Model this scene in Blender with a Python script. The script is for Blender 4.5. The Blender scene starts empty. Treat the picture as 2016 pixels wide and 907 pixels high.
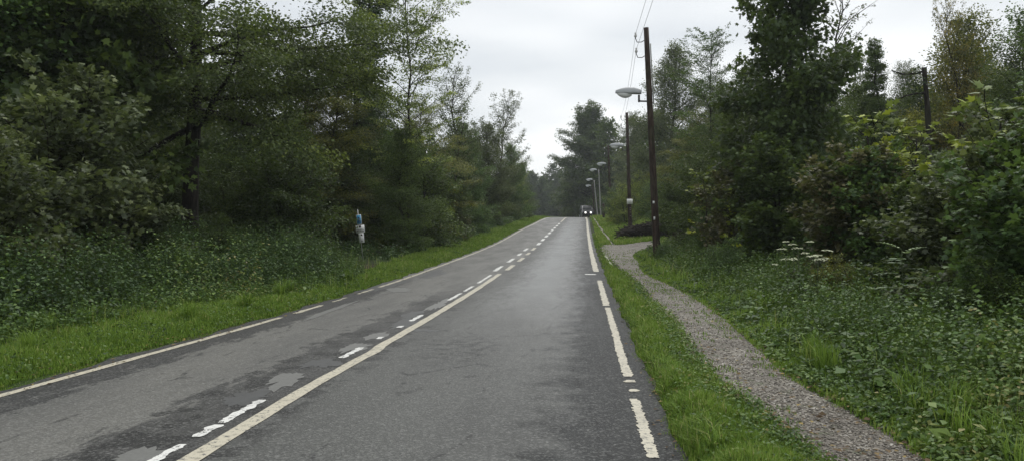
import bpy, bmesh, math, random
import numpy as np
from mathutils import Vector
R_ = math.radians
scene = bpy.context.scene
COL = scene.collection
random.seed(7)

# ------------------------------------------------------------------ terrain
KY = np.array([-60, 0, 12, 25, 45, 70, 105, 112, 125, 140, 170, 250, 400, 900.])
KZ = np.array([-.3, 0, .1, .24, .72, 1.79, 3.30, 3.44, 3.58, 3.75, 3.9, 3.4, 2.5, 2.])
def herm(K, Z):
    M = np.gradient(Z, K)
    def f(Y):
        Y = np.clip(np.asarray(Y, float), K[0], K[-1])
        i = np.clip(np.searchsorted(K, Y, side='right') - 1, 0, len(K) - 2)
        h = K[i+1] - K[i]; t = (Y - K[i]) / h
        return (2*t**3-3*t**2+1)*Z[i] + (t**3-2*t**2+t)*h*M[i] + (-2*t**3+3*t**2)*Z[i+1] + (t**3-t**2)*h*M[i+1]
    return f
zr = herm(KY, KZ)
LX = herm(np.array([-60, 0, 7.4, 9.6, 12.5, 19.7, 30, 45, 69, 81, 94, 106, 125, 140, 170, 250, 400.]),
          np.array([-13.5, -5.72, -4.77, -4.48, -4.08, -3.36, -2.52, -1.15, 1.05, 2.35, 3.75, 5.1, 8.6, 12.2, 21, 50, 120.]))
CX = herm(np.array([-60, 0, 5.4, 7.8, 9.7, 24.7, 28, 32.4, 42, 69, 90, 106, 125, 140, 170, 250, 400.]),
          np.array([-9.5, -2.66, -2.17, -1.97, -1.76, -.38, -.12, .27, 1.1, 3.62, 5.75, 7.42, 10.9, 14.6, 23.5, 52.6, 122.6]))
RX = herm(np.array([-60, 0, 5.5, 9.1, 12.2, 15.6, 20.3, 26.4, 42, 69, 90, 106, 125, 140, 170, 250, 400.]),
          np.array([-6.5, .45, .97, 1.27, 1.55, 1.85, 2.27, 2.80, 4.17, 6.58, 8.5, 9.95, 13.4, 17.1, 26.1, 55.2, 125.2]))
def ss(x, a, b):
    t = np.clip((np.asarray(x, float) - a) / (b - a), 0, 1); return t*t*(3-2*t)
def lump(X, Y):
    return (np.sin(X*1.3+.7*Y)*np.cos(Y*.9-.4*X)*.5 + np.sin(X*.45-1.1+Y*.31)*.5)
def tz(X, Y):
    X = np.asarray(X, float); Y = np.asarray(Y, float)
    z = zr(Y)
    dl = LX(Y) - X; dr = X - RX(Y)
    z = z + .06*ss(dl, .2, .9) + .5*ss(dl, 3, 10) + 1.2*ss(dl, 9, 45)
    z = z + .10*ss(dr, .27, .5) + .22*ss(dr, 1.6, 3.6)*ss(Y, 18, 30) + .45*ss(dr, 3.0, 9) + .9*ss(dr, 8, 40)
    z = z + 2.6*ss(dr, 3.0, 9.5)*ss(Y, 52, 72)*(1-ss(Y, 100, 130))
    z = z + .05*lump(X, Y)*np.clip(ss(dl, .8, 3) + ss(dr, 2.8, 5), 0, 1)
    z = z - .03*((dl < .3) & (dr < .3))
    z = z - .10*ss(dl, .1, .0)*ss(dr, .1, .0)
    return z
def at(u, Y):                      # lateral position for a column of the photograph at a distance
    return (u - 1008) / 1568 * Y

# ------------------------------------------------------------------ mesh helpers
def mk_mesh(name, verts, faces, mat=None, tint=None, smooth=False, uv=None):
    me = bpy.data.meshes.new(name)
    verts = np.asarray(verts, np.float32).reshape(-1, 3)
    if not isinstance(faces, list): faces = [faces]
    faces = [np.asarray(f, np.int32) for f in faces if len(f)]
    nl = sum(f.size for f in faces); nf = sum(len(f) for f in faces)
    me.vertices.add(len(verts)); me.vertices.foreach_set('co', verts.ravel())
    me.loops.add(nl); me.polygons.add(nf)
    me.loops.foreach_set('vertex_index', np.concatenate([f.ravel() for f in faces]))
    tot = np.concatenate([np.full(len(f), f.shape[1], np.int32) for f in faces])
    st = np.concatenate([[0], np.cumsum(tot)[:-1]]).astype(np.int32)
    me.polygons.foreach_set('loop_start', st); me.polygons.foreach_set('loop_total', tot)
    if smooth: me.polygons.foreach_set('use_smooth', np.ones(nf, bool))
    if tint is not None:
        a = me.attributes.new('tint', 'FLOAT', 'POINT'); a.data.foreach_set('value', np.asarray(tint, np.float32))
    if uv is not None:
        ul = me.uv_layers.new(name='UVMap')
        li = np.concatenate([f.ravel() for f in faces])
        ul.data.foreach_set('uv', np.asarray(uv, np.float32)[li].ravel())
    me.update(calc_edges=True)
    if mat: me.materials.append(mat)
    return me
def link(name, me, parent=None, loc=None):
    o = bpy.data.objects.new(name, me); COL.objects.link(o)
    if parent: o.parent = parent
    if loc is not None: o.location = loc
    return o
def tag(o, label=None, cat=None, group=None, kind=None):
    if label: o['label'] = label
    if cat: o['category'] = cat
    if group: o['group'] = group
    if kind: o['kind'] = kind
    return o
def thing(name, loc, label, cat, group=None, rz=0):
    o = bpy.data.objects.new(name, None); COL.objects.link(o)
    o.location = loc; o.rotation_euler = (0, 0, rz); o.empty_display_size = .2
    return tag(o, label, cat, group)
def nrm(v):
    v = np.asarray(v, float); return v / np.maximum(np.linalg.norm(v, axis=-1, keepdims=True), 1e-9)
class Geo:
    def __init__(s): s.v = []; s.f = {}; s.n = 0
    def add(s, v, f):
        v = np.asarray(v, float); s.v.append(v)
        f = np.asarray(f, int)
        s.f.setdefault(f.shape[1], []).append(f + s.n); s.n += len(v)
    def tube(s, path, rad, k=6, cap=True):
        path = np.asarray(path, float); n = len(path)
        rad = np.broadcast_to(np.asarray(rad, float), (n,))
        t = nrm(np.gradient(path, axis=0))
        ref = np.array([.31, .95, .05]) if abs(t[0][1]) < .8 else np.array([.95, .1, .31])
        a = nrm(np.cross(t, ref)); b = np.cross(t, a)
        th = np.arange(k) * 2*math.pi/k
        ring = path[:, None] + rad[:, None, None]*(np.cos(th)[None, :, None]*a[:, None] + np.sin(th)[None, :, None]*b[:, None])
        i = np.arange(n-1)[:, None]*k; j = np.arange(k)[None]; j2 = (j+1) % k
        q = np.stack([i+j, i+j2, i+k+j2, i+k+j], -1).reshape(-1, 4)
        s.add(ring.reshape(-1, 3), q)
        if cap:
            s.f.setdefault(k, []).append(np.array([list(range(k))[::-1], [(n-1)*k+x for x in range(k)]]) + s.n - n*k)
    def box(s, c, d, rot=None):
        c = np.asarray(c, float); d = np.asarray(d, float)/2
        v = np.array([[x, y, z] for x in (-1, 1) for y in (-1, 1) for z in (-1, 1)])*d
        if rot is not None: v = v @ np.asarray(rot).T
        s.add(v + c, [[0, 1, 3, 2], [4, 6, 7, 5], [0, 4, 5, 1], [2, 3, 7, 6], [0, 2, 6, 4], [1, 5, 7, 3]])
    def mesh(s, name, mat, smooth=False):
        return mk_mesh(name, np.concatenate(s.v), [np.concatenate(x) for x in s.f.values()], mat, smooth=smooth)
def bevel(o, w=.01, seg=2):
    m = o.modifiers.new('bevel', 'BEVEL'); m.width = w; m.segments = seg; m.limit_method = 'ANGLE'
    return o

# ------------------------------------------------------------------ materials
def newmat(name):
    m = bpy.data.materials.new(name); m.use_nodes = True
    nt = m.node_tree; nt.nodes.clear()
    out = nt.nodes.new('ShaderNodeOutputMaterial')
    return m, nt, out
class N:
    def __init__(s, nt): s.nt = nt
    def __call__(s, typ, ins=None, **kw):
        n = s.nt.nodes.new(typ)
        for k, v in kw.items(): setattr(n, k, v)
        for k, v in (ins or {}).items():
            if isinstance(v, bpy.types.NodeSocket): s.nt.links.new(v, n.inputs[k])
            else: n.inputs[k].default_value = v
        return n
    def math(s, op, a, b=None, c=None, clamp=False):
        n = s.nt.nodes.new('ShaderNodeMath'); n.operation = op; n.use_clamp = clamp
        for i, v in enumerate((a, b, c)):
            if v is None: continue
            if isinstance(v, bpy.types.NodeSocket): s.nt.links.new(v, n.inputs[i])
            else: n.inputs[i].default_value = v
        return n.outputs[0]
    def step(s, x, a, b, lo=0., hi=1.):
        n = s.nt.nodes.new('ShaderNodeMapRange'); n.interpolation_type = 'SMOOTHSTEP'
        s.nt.links.new(x, n.inputs[0])
        for i, v in enumerate((a, b, lo, hi)): n.inputs[i+1].default_value = v
        return n.outputs[0]
    def noise(s, vec, scale, detail=4, rough=.55, dist=0):
        n = s('ShaderNodeTexNoise', {'Scale': scale, 'Detail': detail, 'Roughness': rough, 'Distortion': dist})
        if vec is not None: s.nt.links.new(vec, n.inputs['Vector'])
        return n.outputs['Fac']
    def mix(s, f, a, b):
        n = s.nt.nodes.new('ShaderNodeMix'); n.data_type = 'RGBA'
        for sk, v in ((n.inputs[0], f), (n.inputs[6], a), (n.inputs[7], b)):
            if isinstance(v, bpy.types.NodeSocket): s.nt.links.new(v, sk)
            else: sk.default_value = v if isinstance(v, float) else (*v[:3], 1)
        return n.outputs[2]
def simple(name, col, rough=.6, metal=0., var=.25, scale=8., spec=.4, bump=0.):
    m, nt, out = newmat(name); n = N(nt)
    tc = n('ShaderNodeTexCoord').outputs['Object']
    f = n.noise(tc, scale, 5)
    c = n.mix(f, [x*(1-var) for x in col], [min(1, x*(1+var)) for x in col])
    p = n('ShaderNodeBsdfPrincipled', {'Base Color': c, 'Roughness': rough, 'Metallic': metal, 'Specular IOR Level': spec})
    if bump:
        b = n('ShaderNodeBump', {'Height': n.noise(tc, scale*3, 5), 'Strength': bump, 'Distance': .02})
        nt.links.new(b.outputs[0], p.inputs['Normal'])
    nt.links.new(p.outputs[0], out.inputs[0]); return m
def leafmat(name, trans=.36, rough=.5, spec=.3, ramp=None):
    # colour = object colour shifted by the leaf's own tint (yellower / darker leaves)
    m, nt, out = newmat(name); n = N(nt)
    t = n('ShaderNodeAttribute', attribute_name='tint').outputs['Fac']
    oi = n('ShaderNodeObjectInfo').outputs['Color']
    if ramp is None:
        hs = n('ShaderNodeHueSaturation', {'Hue': n.step(t, 0, 1, .525, .475), 'Saturation': n.step(t, 0, 1, .95, 1.25), 'Value': n.step(t, 0, 1, .45, 1.85), 'Color': oi})
        c = hs.outputs[0]
    else:
        r = n('ShaderNodeValToRGB', {'Fac': t}); e = r.color_ramp.elements
        e[0].position, e[0].color = ramp[0][0], (*ramp[0][1], 1); e[1].position, e[1].color = ramp[-1][0], (*ramp[-1][1], 1)
        for p_, c_ in ramp[1:-1]: x = e.new(p_); x.color = (*c_, 1)
        c = r.outputs[0]
    p = n('ShaderNodeBsdfPrincipled', {'Base Color': c, 'Roughness': rough, 'Specular IOR Level': spec})
    tr = n('ShaderNodeBsdfTranslucent', {'Color': n.mix(.55, c, (.12, .16, .02))})
    mx = n('ShaderNodeMixShader', {0: trans, 1: p.outputs[0], 2: tr.outputs[0]})
    nt.links.new(mx.outputs[0], out.inputs[0]); return m
def barkmat(name, a, b):
    m, nt, out = newmat(name); n = N(nt)
    tc = n('ShaderNodeTexCoord').outputs['Object']
    mp = n('ShaderNodeMapping', {'Vector': tc, 'Scale': (9, 9, 1.6)}).outputs[0]
    f = n.noise(mp, 1.6, 6, .65)
    g = n.step(n.noise(tc, .8, 3), .5, .7)
    c = n.mix(n.step(f, .35, .68), a, b); c = n.mix(n.math('MULTIPLY', g, .45), c, (.045, .06, .025))
    bm = n('ShaderNodeBump', {'Height': f, 'Strength': .6, 'Distance': .03})
    p = n('ShaderNodeBsdfPrincipled', {'Base Color': c, 'Roughness': .9, 'Specular IOR Level': .2, 'Normal': bm.outputs[0]})
    nt.links.new(p.outputs[0], out.inputs[0]); return m

M = {}
M['leaf'] = leafmat('leaf')
M['bark'] = barkmat('bark', (.012, .0105, .009), (.042, .036, .03))
M['bark_pale'] = barkmat('bark_pale', (.06, .055, .045), (.2, .18, .15))
M['grass'] = leafmat('grass', .4, .55, .2, [(0, (.055, .115, .02)), (.4, (.155, .27, .04)), (.75, (.27, .40, .075)), (1, (.48, .46, .2))])
M['weed'] = leafmat('weed', .3, .5, .28, [(0, (.026, .055, .016)), (.45, (.085, .16, .036)), (.8, (.17, .25, .055)), (1, (.26, .23, .08))])
M['bramble'] = leafmat('bramble', .25, .5, .28, [(0, (.02, .045, .016)), (.5, (.06, .115, .036)), (.85, (.12, .19, .055)), (1, (.17, .16, .07))])
M['stem'] = simple('stem', (.05, .07, .025), .7)
M['petal'] = simple('petal', (.62, .66, .45), .7, var=.15, scale=40)
M['pole_wood'] = barkmat('pole_wood', (.026, .019, .015), (.075, .055, .045))
M['pole_grey'] = simple('pole_grey', (.3, .3, .28), .7, var=.2)
M['steel'] = simple('steel', (.42, .43, .43), .45, .6, .1)
M['dark_steel'] = simple('dark_steel', (.07, .07, .07), .5, .5)
M['lamp_grey'] = simple('lamp_grey', (.36, .38, .39), .5, 0, .12)
M['lamp_bowl'] = simple('lamp_bowl', (.8, .82, .82), .15, 0, .05, spec=.6)
M['white_plate'] = simple('white_plate', (.82, .83, .82), .5, 0, .06)
M['blue_plate'] = simple('blue_plate', (.08, .36, .62), .45, 0, .1)
M['blue_dark'] = simple('blue_dark', (.02, .09, .25), .5)
M['black_print'] = simple('black_print', (.03, .03, .03), .6)
M['ceramic'] = simple('ceramic', (.6, .6, .58), .25)
M['wire'] = simple('wire', (.2, .21, .22), .6)
M['twig'] = simple('twig', (.03, .024, .018), .9, var=.5)
M['car_paint'] = simple('car_paint', (.012, .014, .017), .25, 0, .1, spec=.5)
M['glass'] = simple('glass', (.012, .014, .016), .65, 0, .1, spec=.6)
M['rubber'] = simple('rubber', (.015, .015, .015), .8)
m, nt, out = newmat('headlight'); n = N(nt)
e = n('ShaderNodeEmission', {'Color': (1, .98, .92, 1), 'Strength': 1.6}); nt.links.new(e.outputs[0], out.inputs[0]); M['headlight'] = m

def ground_mat():
    m, nt, out = newmat('ground_soil'); n = N(nt)
    tc = n('ShaderNodeTexCoord').outputs['Object']
    a = n.noise(tc, .7, 6, .6); b = n.noise(tc, 9, 5, .6); c_ = n.noise(tc, .12, 3)
    c = n.mix(n.step(a, .38, .62), (.03, .05, .014), (.05, .04, .024))
    c = n.mix(n.step(c_, .42, .6), c, (.04, .075, .018))
    c = n.mix(n.math('MULTIPLY', b, .5), c, (.02, .018, .012))
    bm = n('ShaderNodeBump', {'Height': b, 'Strength': .7, 'Distance': .05})
    p = n('ShaderNodeBsdfPrincipled', {'Base Color': c, 'Roughness': .95, 'Specular IOR Level': .15, 'Normal': bm.outputs[0]})
    nt.links.new(p.outputs[0], out.inputs[0]); return m
M['ground'] = ground_mat()

def gravel_mat():
    m, nt, out = newmat('gravel'); n = N(nt)
    tc = n('ShaderNodeTexCoord').outputs['Object']
    v = n('ShaderNodeTexVoronoi', {'Vector': tc, 'Scale': 24}); v2 = n('ShaderNodeTexVoronoi', {'Vector': tc, 'Scale': 60})
    a = n.noise(tc, 1.3, 5, .6); g = n.noise(tc, 5, 5, .65)
    sep = n('ShaderNodeSeparateColor', {0: v.outputs['Color']})
    c = n.mix(sep.outputs[0], (.115, .103, .085), (.26, .235, .195))
    sp = n('ShaderNodeSeparateColor', {0: v2.outputs['Color']})
    c = n.mix(n.step(sp.outputs[1], .86, .9), c, (.5, .48, .44))
    c = n.mix(n.math('MULTIPLY', n.step(v.outputs['Distance'], .35, .6), .4), c, (.05, .044, .036))
    c = n.mix(n.math('MULTIPLY', n.step(a, .45, .62), .5), c, (.085, .072, .06))
    c = n.mix(n.math('MULTIPLY', n.step(g, .56, .68), .7), c, (.045, .07, .02))
    hgt = n.math('ADD', n.math('MULTIPLY', v.outputs['Distance'], -1.), n.math('MULTIPLY', v2.outputs['Distance'], -.5))
    bm = n('ShaderNodeBump', {'Height': hgt, 'Strength': .9, 'Distance': .02})
    p = n('ShaderNodeBsdfPrincipled', {'Base Color': c, 'Roughness': .75, 'Specular IOR Level': .35, 'Normal': bm.outputs[0]})
    nt.links.new(p.outputs[0], out.inputs[0]); return m
M['gravel'] = gravel_mat()

def road_mat():
    m, nt, out = newmat('wet_asphalt'); n = N(nt)
    uv = n('ShaderNodeTexCoord').outputs['UV']
    sx = n('ShaderNodeSeparateXYZ', {0: uv}); x, y = sx.outputs[0], sx.outputs[1]
    st = n('ShaderNodeMapping', {'Vector': uv, 'Scale': (1, .22, 1)}).outputs[0]       # streaks along the road
    big = n.noise(st, 1.1, 6, .6); mid = n.noise(st, 5, 6, .65); blot = n.noise(uv, 2.3, 6, .62)
    fine = n.noise(uv, 60, 4, .7); grit = n('ShaderNodeTexVoronoi', {'Vector': uv, 'Scale': 70}).outputs['Distance']
    spk2 = n('ShaderNodeSeparateColor', {0: n('ShaderNodeTexVoronoi', {'Vector': uv, 'Scale': 62}).outputs['Color']}).outputs[0]
    spk = n('ShaderNodeSeparateColor', {0: n('ShaderNodeTexVoronoi', {'Vector': uv, 'Scale': 55}).outputs['Color']}).outputs[0]
    wob = n.math('MULTIPLY', n.math('SUBTRACT', mid, .5), 1.3)
    edg = n.math('MULTIPLY', n.math('SUBTRACT', n.noise(n('ShaderNodeMapping', {'Vector': uv, 'Rotation': (0, 0, .5), 'Scale': (1, .4, 1)}).outputs[0], 9, 5, .75), .5), .9)
    xw = n.math('ADD', n.math('ADD', x, wob), edg)
    xb = n.math('ADD', x, n.math('MULTIPLY', n.math('SUBTRACT', blot, .5), 1.6))
    near = n.step(y, 26, 19); nearL = n.step(y, 22, 15)
    lane = n.step(x, -.06, .06)
    c = n.mix(lane, (.175, .172, .158), (.105, .107, .10))
    c = n.mix(n.math('MULTIPLY', n.step(big, .35, .7), .55), c, (.075, .076, .074))
    # worn dark strip left of the middle line, dark strips at both edges
    dc = n.math('MULTIPLY', n.math('MULTIPLY', n.step(xw, -.95, -.75), n.step(x, .12, .02)), nearL)
    c = n.mix(n.math('MULTIPLY', dc, .82), c, (.036, .036, .036))
    dc2 = n.math('MULTIPLY', n.math('MULTIPLY', n.step(xb, -.75, -.7), n.step(x, .4, .1)), n.math('MULTIPLY', nearL, n.step(blot, .5, .56)))
    c = n.mix(n.math('MULTIPLY', dc2, .8), c, (.018, .018, .018))
    dl = n.math('MULTIPLY', n.step(xw, -2.02, -2.2), n.step(y, 24, 18))
    c = n.mix(n.math('MULTIPLY', dl, .9), c, (.03, .03, .031))
    dr = n.math('MULTIPLY', n.step(xb, 2.0, 2.6), n.step(y, 75, 18, .45, 1))
    c = n.mix(n.math('MULTIPLY', dr, .85), c, (.03, .031, .032))
    # broken dark spots in the right lane
    d1 = n('ShaderNodeVectorMath', {0: n('ShaderNodeMapping', {'Vector': uv, 'Location': (-1.0*1.1, -10.3*.55, 0), 'Scale': (1.1, .55, 1)}).outputs[0]}, operation='LENGTH').outputs['Value']
    sp = n.math('MULTIPLY', n.step(d1, .95, .25), n.step(n.noise(uv, 5, 5, .7), .47, .56))
    c = n.mix(n.math('MULTIPLY', sp, .75), c, (.02, .02, .02))
    # cracks
    cr = n('ShaderNodeTexVoronoi', {'Vector': n('ShaderNodeMapping', {'Vector': uv, 'Scale': (1.1, .35, 1)}).outputs[0], 'Scale': .9}, feature='DISTANCE_TO_EDGE').outputs['Distance']
    crk = n.math('MULTIPLY', n.step(n.math('ADD', cr, n.math('MULTIPLY', mid, .05)), .045, .03), n.step(blot, .5, .58))
    c = n.mix(n.math('MULTIPLY', crk, .7), c, (.02, .02, .02))
    c = n.mix(n.math('MULTIPLY', n.step(spk, .9, .96), .35), c, (.26, .26, .25))
    c = n.mix(n.step(fine, .25, .75, .35, 0), c, (.02, .02, .02))
    c = n.mix(n.step(spk2, 0, 1, .26, 0), c, (.012, .012, .012)); c = n.mix(n.step(spk2, .7, 1, 0, .16), c, (.4, .4, .38))
    wet = n.math('MULTIPLY', n.step(n.math('ABSOLUTE', n.math('SUBTRACT', xw, 1.55)), 1.35, .2), n.step(y, 8, 20))
    rgh = n.math('SUBTRACT', n.math('ADD', n.step(big, .3, .7, .5, .62), 0.), n.math('MULTIPLY', wet, .2))
    rgh = n.math('SUBTRACT', rgh, n.math('MULTIPLY', dr, .06))
    h = n.math('ADD', n.math('MULTIPLY', grit, 1.), n.math('MULTIPLY', fine, .6))
    bm = n('ShaderNodeBump', {'Height': h, 'Strength': .45, 'Distance': .012})
    p = n('ShaderNodeBsdfPrincipled', {'Base Color': c, 'Roughness': rgh, 'Specular IOR Level': n.math('MAXIMUM', n.math('SUBTRACT', n.math('ADD', n.math('MULTIPLY', wet, .4), .24), n.math('MULTIPLY', dr, .16)), .05), 'Normal': bm.outputs[0]})
    nt.links.new(p.outputs[0], out.inputs[0]); return m
M['road'] = road_mat()
def paint(name, col, wear=.5):
    m, nt, out = newmat(name); n = N(nt)
    tc = n('ShaderNodeTexCoord').outputs['Object']
    f = n.noise(tc, 14, 6, .7); g = n.noise(tc, 2.2, 4)
    c = n.mix(n.step(f, .56, .62), col, [x*.62 for x in col]); c = n.mix(n.step(n.noise(tc, 24, 5, .75), .55, .6), c, (.12, .12, .112))
    c = n.mix(n.math('MULTIPLY', n.step(g, .5, .7), .35), c, [x*.6 for x in col])
    p = n('ShaderNodeBsdfPrincipled', {'Base Color': c, 'Roughness': .5, 'Specular IOR Level': .4})
    nt.links.new(p.outputs[0], out.inputs[0]); return m
M['paint_cream'] = paint('paint_cream', (.49, .455, .36))
M['paint_white'] = paint('paint_white', (.68, .68, .65))
M['puddle'] = simple('wet_patch', (.15, .15, .143), .45, 0, .3, scale=30, spec=.5)
M['patch_dark'] = simple('old_patch', (.07, .071, .071), .5, 0, .3, scale=9)
M['kerb'] = simple('kerb_stone', (.04, .042, .032), .9, 0, .7, scale=6, bump=.4)

# ------------------------------------------------------------------ ground, road, markings, path
def sheet(name, Xs, Ys, zf, mat):
    X, Y = np.meshgrid(Xs, Ys); Z = zf(X, Y)
    nx, ny = len(Xs), len(Ys)
    i = np.arange(nx-1)[None] + np.arange(ny-1)[:, None]*nx
    q = np.stack([i, i+1, i+1+nx, i+nx], -1).reshape(-1, 4)
    return mk_mesh(name, np.stack([X, Y, Z], -1).reshape(-1, 3), q, mat, smooth=True)
def nonuni(*segs): return np.unique(np.concatenate([np.arange(a, b+1e-6, s) for a, b, s in segs]))
Xs = nonuni((-900, -120, 60), (-120, -40, 8), (-40, -14, 2), (-14, 14, .2), (14, 40, 1.), (40, 120, 8), (120, 900, 60))
Ys = nonuni((-60, 0, 6), (0, 50, .4), (50, 140, 1.), (140, 300, 8), (300, 1800, 100))
tag(link('ground', sheet('ground', Xs, Ys, tz, M['ground'])), kind='structure')

RY = nonuni((-40, 3, 1.), (3, 60, .25), (60, 170, .75), (170, 330, 4.))
rl = LX(RY) - .22 - .05*np.sin(RY*2.1) - .04*np.sin(RY*5.3+1); rr = RX(RY) + .23 + .02*np.sin(RY*1.7) + .015*np.sin(RY*4.9)
lat = np.linspace(0, 1, 13)
xx = rl[:, None] + (rr-rl)[:, None]*lat
uvx = np.where(xx < CX(RY)[:, None], (xx - CX(RY)[:, None])/(CX(RY)-LX(RY))[:, None]*2.6, (xx - CX(RY)[:, None])/(RX(RY)-CX(RY))[:, None]*3.0)
zz = np.repeat(zr(RY)[:, None], 13, 1) + .012*np.sin(lat*math.pi)
nx = 13
i = np.arange(nx-1)[None] + np.arange(len(RY)-1)[:, None]*nx
q = np.stack([i, i+1, i+1+nx, i+nx], -1).reshape(-1, 4)
road = link('road', mk_mesh('road', np.stack([xx, np.repeat(RY[:, None], nx, 1), zz], -1).reshape(-1, 3), q, M['road'], smooth=True,
            uv=np.stack([uvx, np.repeat(RY[:, None], nx, 1)], -1).reshape(-1, 2)))
tag(road, kind='structure')
def rz_(X, Y):                              # road surface height
    l = np.interp(Y, RY, rl); r = np.interp(Y, RY, rr)
    return zr(Y) + .012*np.sin(np.clip((X-l)/(r-l), 0, 1)*math.pi)
rngm = np.random.default_rng(3)
def stripe(name, cx, y0, y1, w, mat, ragged=.015, step=.12, dz=.005, lumpy=0.):
    step = max(step, (y1-y0)/260)
    Y = np.arange(y0, y1+step*.5, step); n_ = len(Y)
    sm = lambda a: np.convolve(np.pad(a, 2, 'edge'), [0, .2, .6, .2, 0], 'valid')
    c = cx(Y); wl = w/2 + sm(rngm.normal(0, ragged, n_)); wr = w/2 + sm(rngm.normal(0, ragged, n_))
    if lumpy:
        b = np.abs(np.sin((Y-y0)/lumpy*math.pi)); wl *= .7+.4*b; wr *= .7+.4*b
    wl[[0, -1]] *= .8; wr[[0, -1]] *= .8
    wl = np.maximum(wl, .012); wr = np.maximum(wr, .012)
    xs = np.stack([c-wl, c+wr], 1)
    v = np.stack([xs, np.repeat(Y[:, None], 2, 1), rz_(xs, np.repeat(Y[:, None], 2, 1)) + dz], -1).reshape(-1, 3)
    j = np.arange(n_-1)*2
    return link(name, mk_mesh(name, v, np.stack([j, j+1, j+3, j+2], -1), mat), road)
stripe('edge_line', LX, -30, 13.6, .11, M['paint_cream'], .008)
stripe('edge_line', LX, 14.2, 15.6, .10, M['paint_cream'], .02)
stripe('edge_line', LX, 16.3, 17.3, .06, M['paint_cream'], .02)
stripe('edge_line', LX, 18.1, 19.4, .07, M['paint_cream'], .02)
stripe('edge_line', LX, 20.0, 60, .11, M['paint_cream'], .015)
stripe('edge_line', LX, 60, 165, .14, M['paint_cream'], .01)
stripe('edge_line', RX, 15.55, 22.3, .13, M['paint_cream'], .014, .04)
stripe('edge_line', lambda Y: RX(Y)+.01, 8.35, 15.2, .10, M['paint_cream'], .011, .025)
stripe('edge_line', lambda Y: RX(Y)+.03, 8.05, 8.17, .11, M['paint_cream'], .02, .03)
stripe('edge_line', lambda Y: RX(Y)+.02, 7.6, 7.72, .10, M['paint_cream'], .02, .03)
stripe('edge_line', lambda Y: RX(Y), 5.45, 7.3, .085, M['paint_cream'], .011, .02)
stripe('edge_line', lambda Y: RX(Y)-.02, 26.0, 80, .19, M['paint_cream'], .015)
stripe('edge_line', lambda Y: RX(Y)-.02, 80, 165, .18, M['paint_cream'], .01)
# solid middle line with the little kink of a repair, then double dashes, then one line
stripe('centre_line', lambda Y: CX(Y) + .022*np.exp(-((Y-9.9)/.3)**2) - .02*ss(Y, 10.0, 10.3), -30, 24.9, .14, M['paint_cream'], .007, .1)
for a, b, lp in ((4.4, 5.75, .22), (5.95, 6.3, .2), (6.36, 7.2, .22), (9.45, 10.25, .2), (11.0, 11.2, 0), (12.2, 12.4, 0), (13.0, 13.9, .3), (16.5, 18.2, .4), (18.7, 20.2, .4), (21.2, 24.4, .5)):
    stripe('centre_dash', lambda Y: CX(Y) - .235, a, b, .085, M['paint_white'], .010, .03, lumpy=lp)
for k, (a, b) in enumerate(((26.6, 29.4), (31.6, 34.2), (36.4, 38.4), (40.4, 43))):
    stripe('centre_dash', lambda Y: CX(Y) + .06, a, b, .16, M['paint_cream'], .012)
    stripe('centre_dash', lambda Y: CX(Y) - .3, a-.5, b-.6, .15, M['paint_white'], .02)
y = 46.
while y < 82:
    stripe('centre_dash', lambda Y: CX(Y) + .02, y, y+2.6, .2, M['paint_white'], .012); y += 4.6
stripe('centre_line', lambda Y: CX(Y) + .02, 84, 165, .15, M['paint_cream'], .008)
stripe('cross_mark', lambda Y: RX(Y) - .22, 24.6, 24.95, .34, M['paint_white'], .03, .05)
def blob(name, X, Y, ax, ay, mat, rot=0., dz=.004, n_=34, seed=0, rag=.34):
    r = np.random.default_rng(seed); th = np.arange(n_)*2*math.pi/n_
    rad = 1 + .18*np.sin(th*2+r.random()*6) + .12*np.sin(th*3+r.random()*6) + r.normal(0, rag*.5, n_)
    px = np.cos(th)*rad*ax; py = np.sin(th)*rad*ay
    x = X + px*math.cos(rot) - py*math.sin(rot); yy = Y + px*math.sin(rot) + py*math.cos(rot)
    v = np.stack([x, yy, rz_(x, yy) + dz], 1); v = np.concatenate([v, [[X, Y, float(rz_(X, Y)) + dz]]])
    f = np.array([[k, (k+1) % n_, n_] for k in range(n_)])
    return link(name, mk_mesh(name, v, f, mat), road)
for k, (X, Y, ax, ay) in enumerate(((-2.55, 5.45, .17, .22), (-2.32, 8.12, .15, .42), (-2.02, 10.25, .14, .42), (-1.92, 11.35, .13, .36), (-1.45, 15.6, .13, 1.0), (-3.35, 14.6, .1, 1.4), (-2.75, 19.2, .3, .6))):
    blob('surface_patch', X, Y, ax, ay, M['puddle'], -.06, .003 + .0004*(k % 3), seed=k)
for k, (X, Y, ax, ay) in enumerate(((-2.18, 9.1, .18, .35), (-2.42, 7.3, .2, .28), (-1.72, 12.7, .18, .6), (-1.75, 13.9, .2, .5), (-1.3, 11.9, .2, .16), (-3.25, 20.5, .25, 2.2), (-2.5, 25, .3, 1.7))):
    blob('surface_patch', X, Y, ax, ay, M['patch_dark'], -.08, .0022, seed=20+k)

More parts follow.
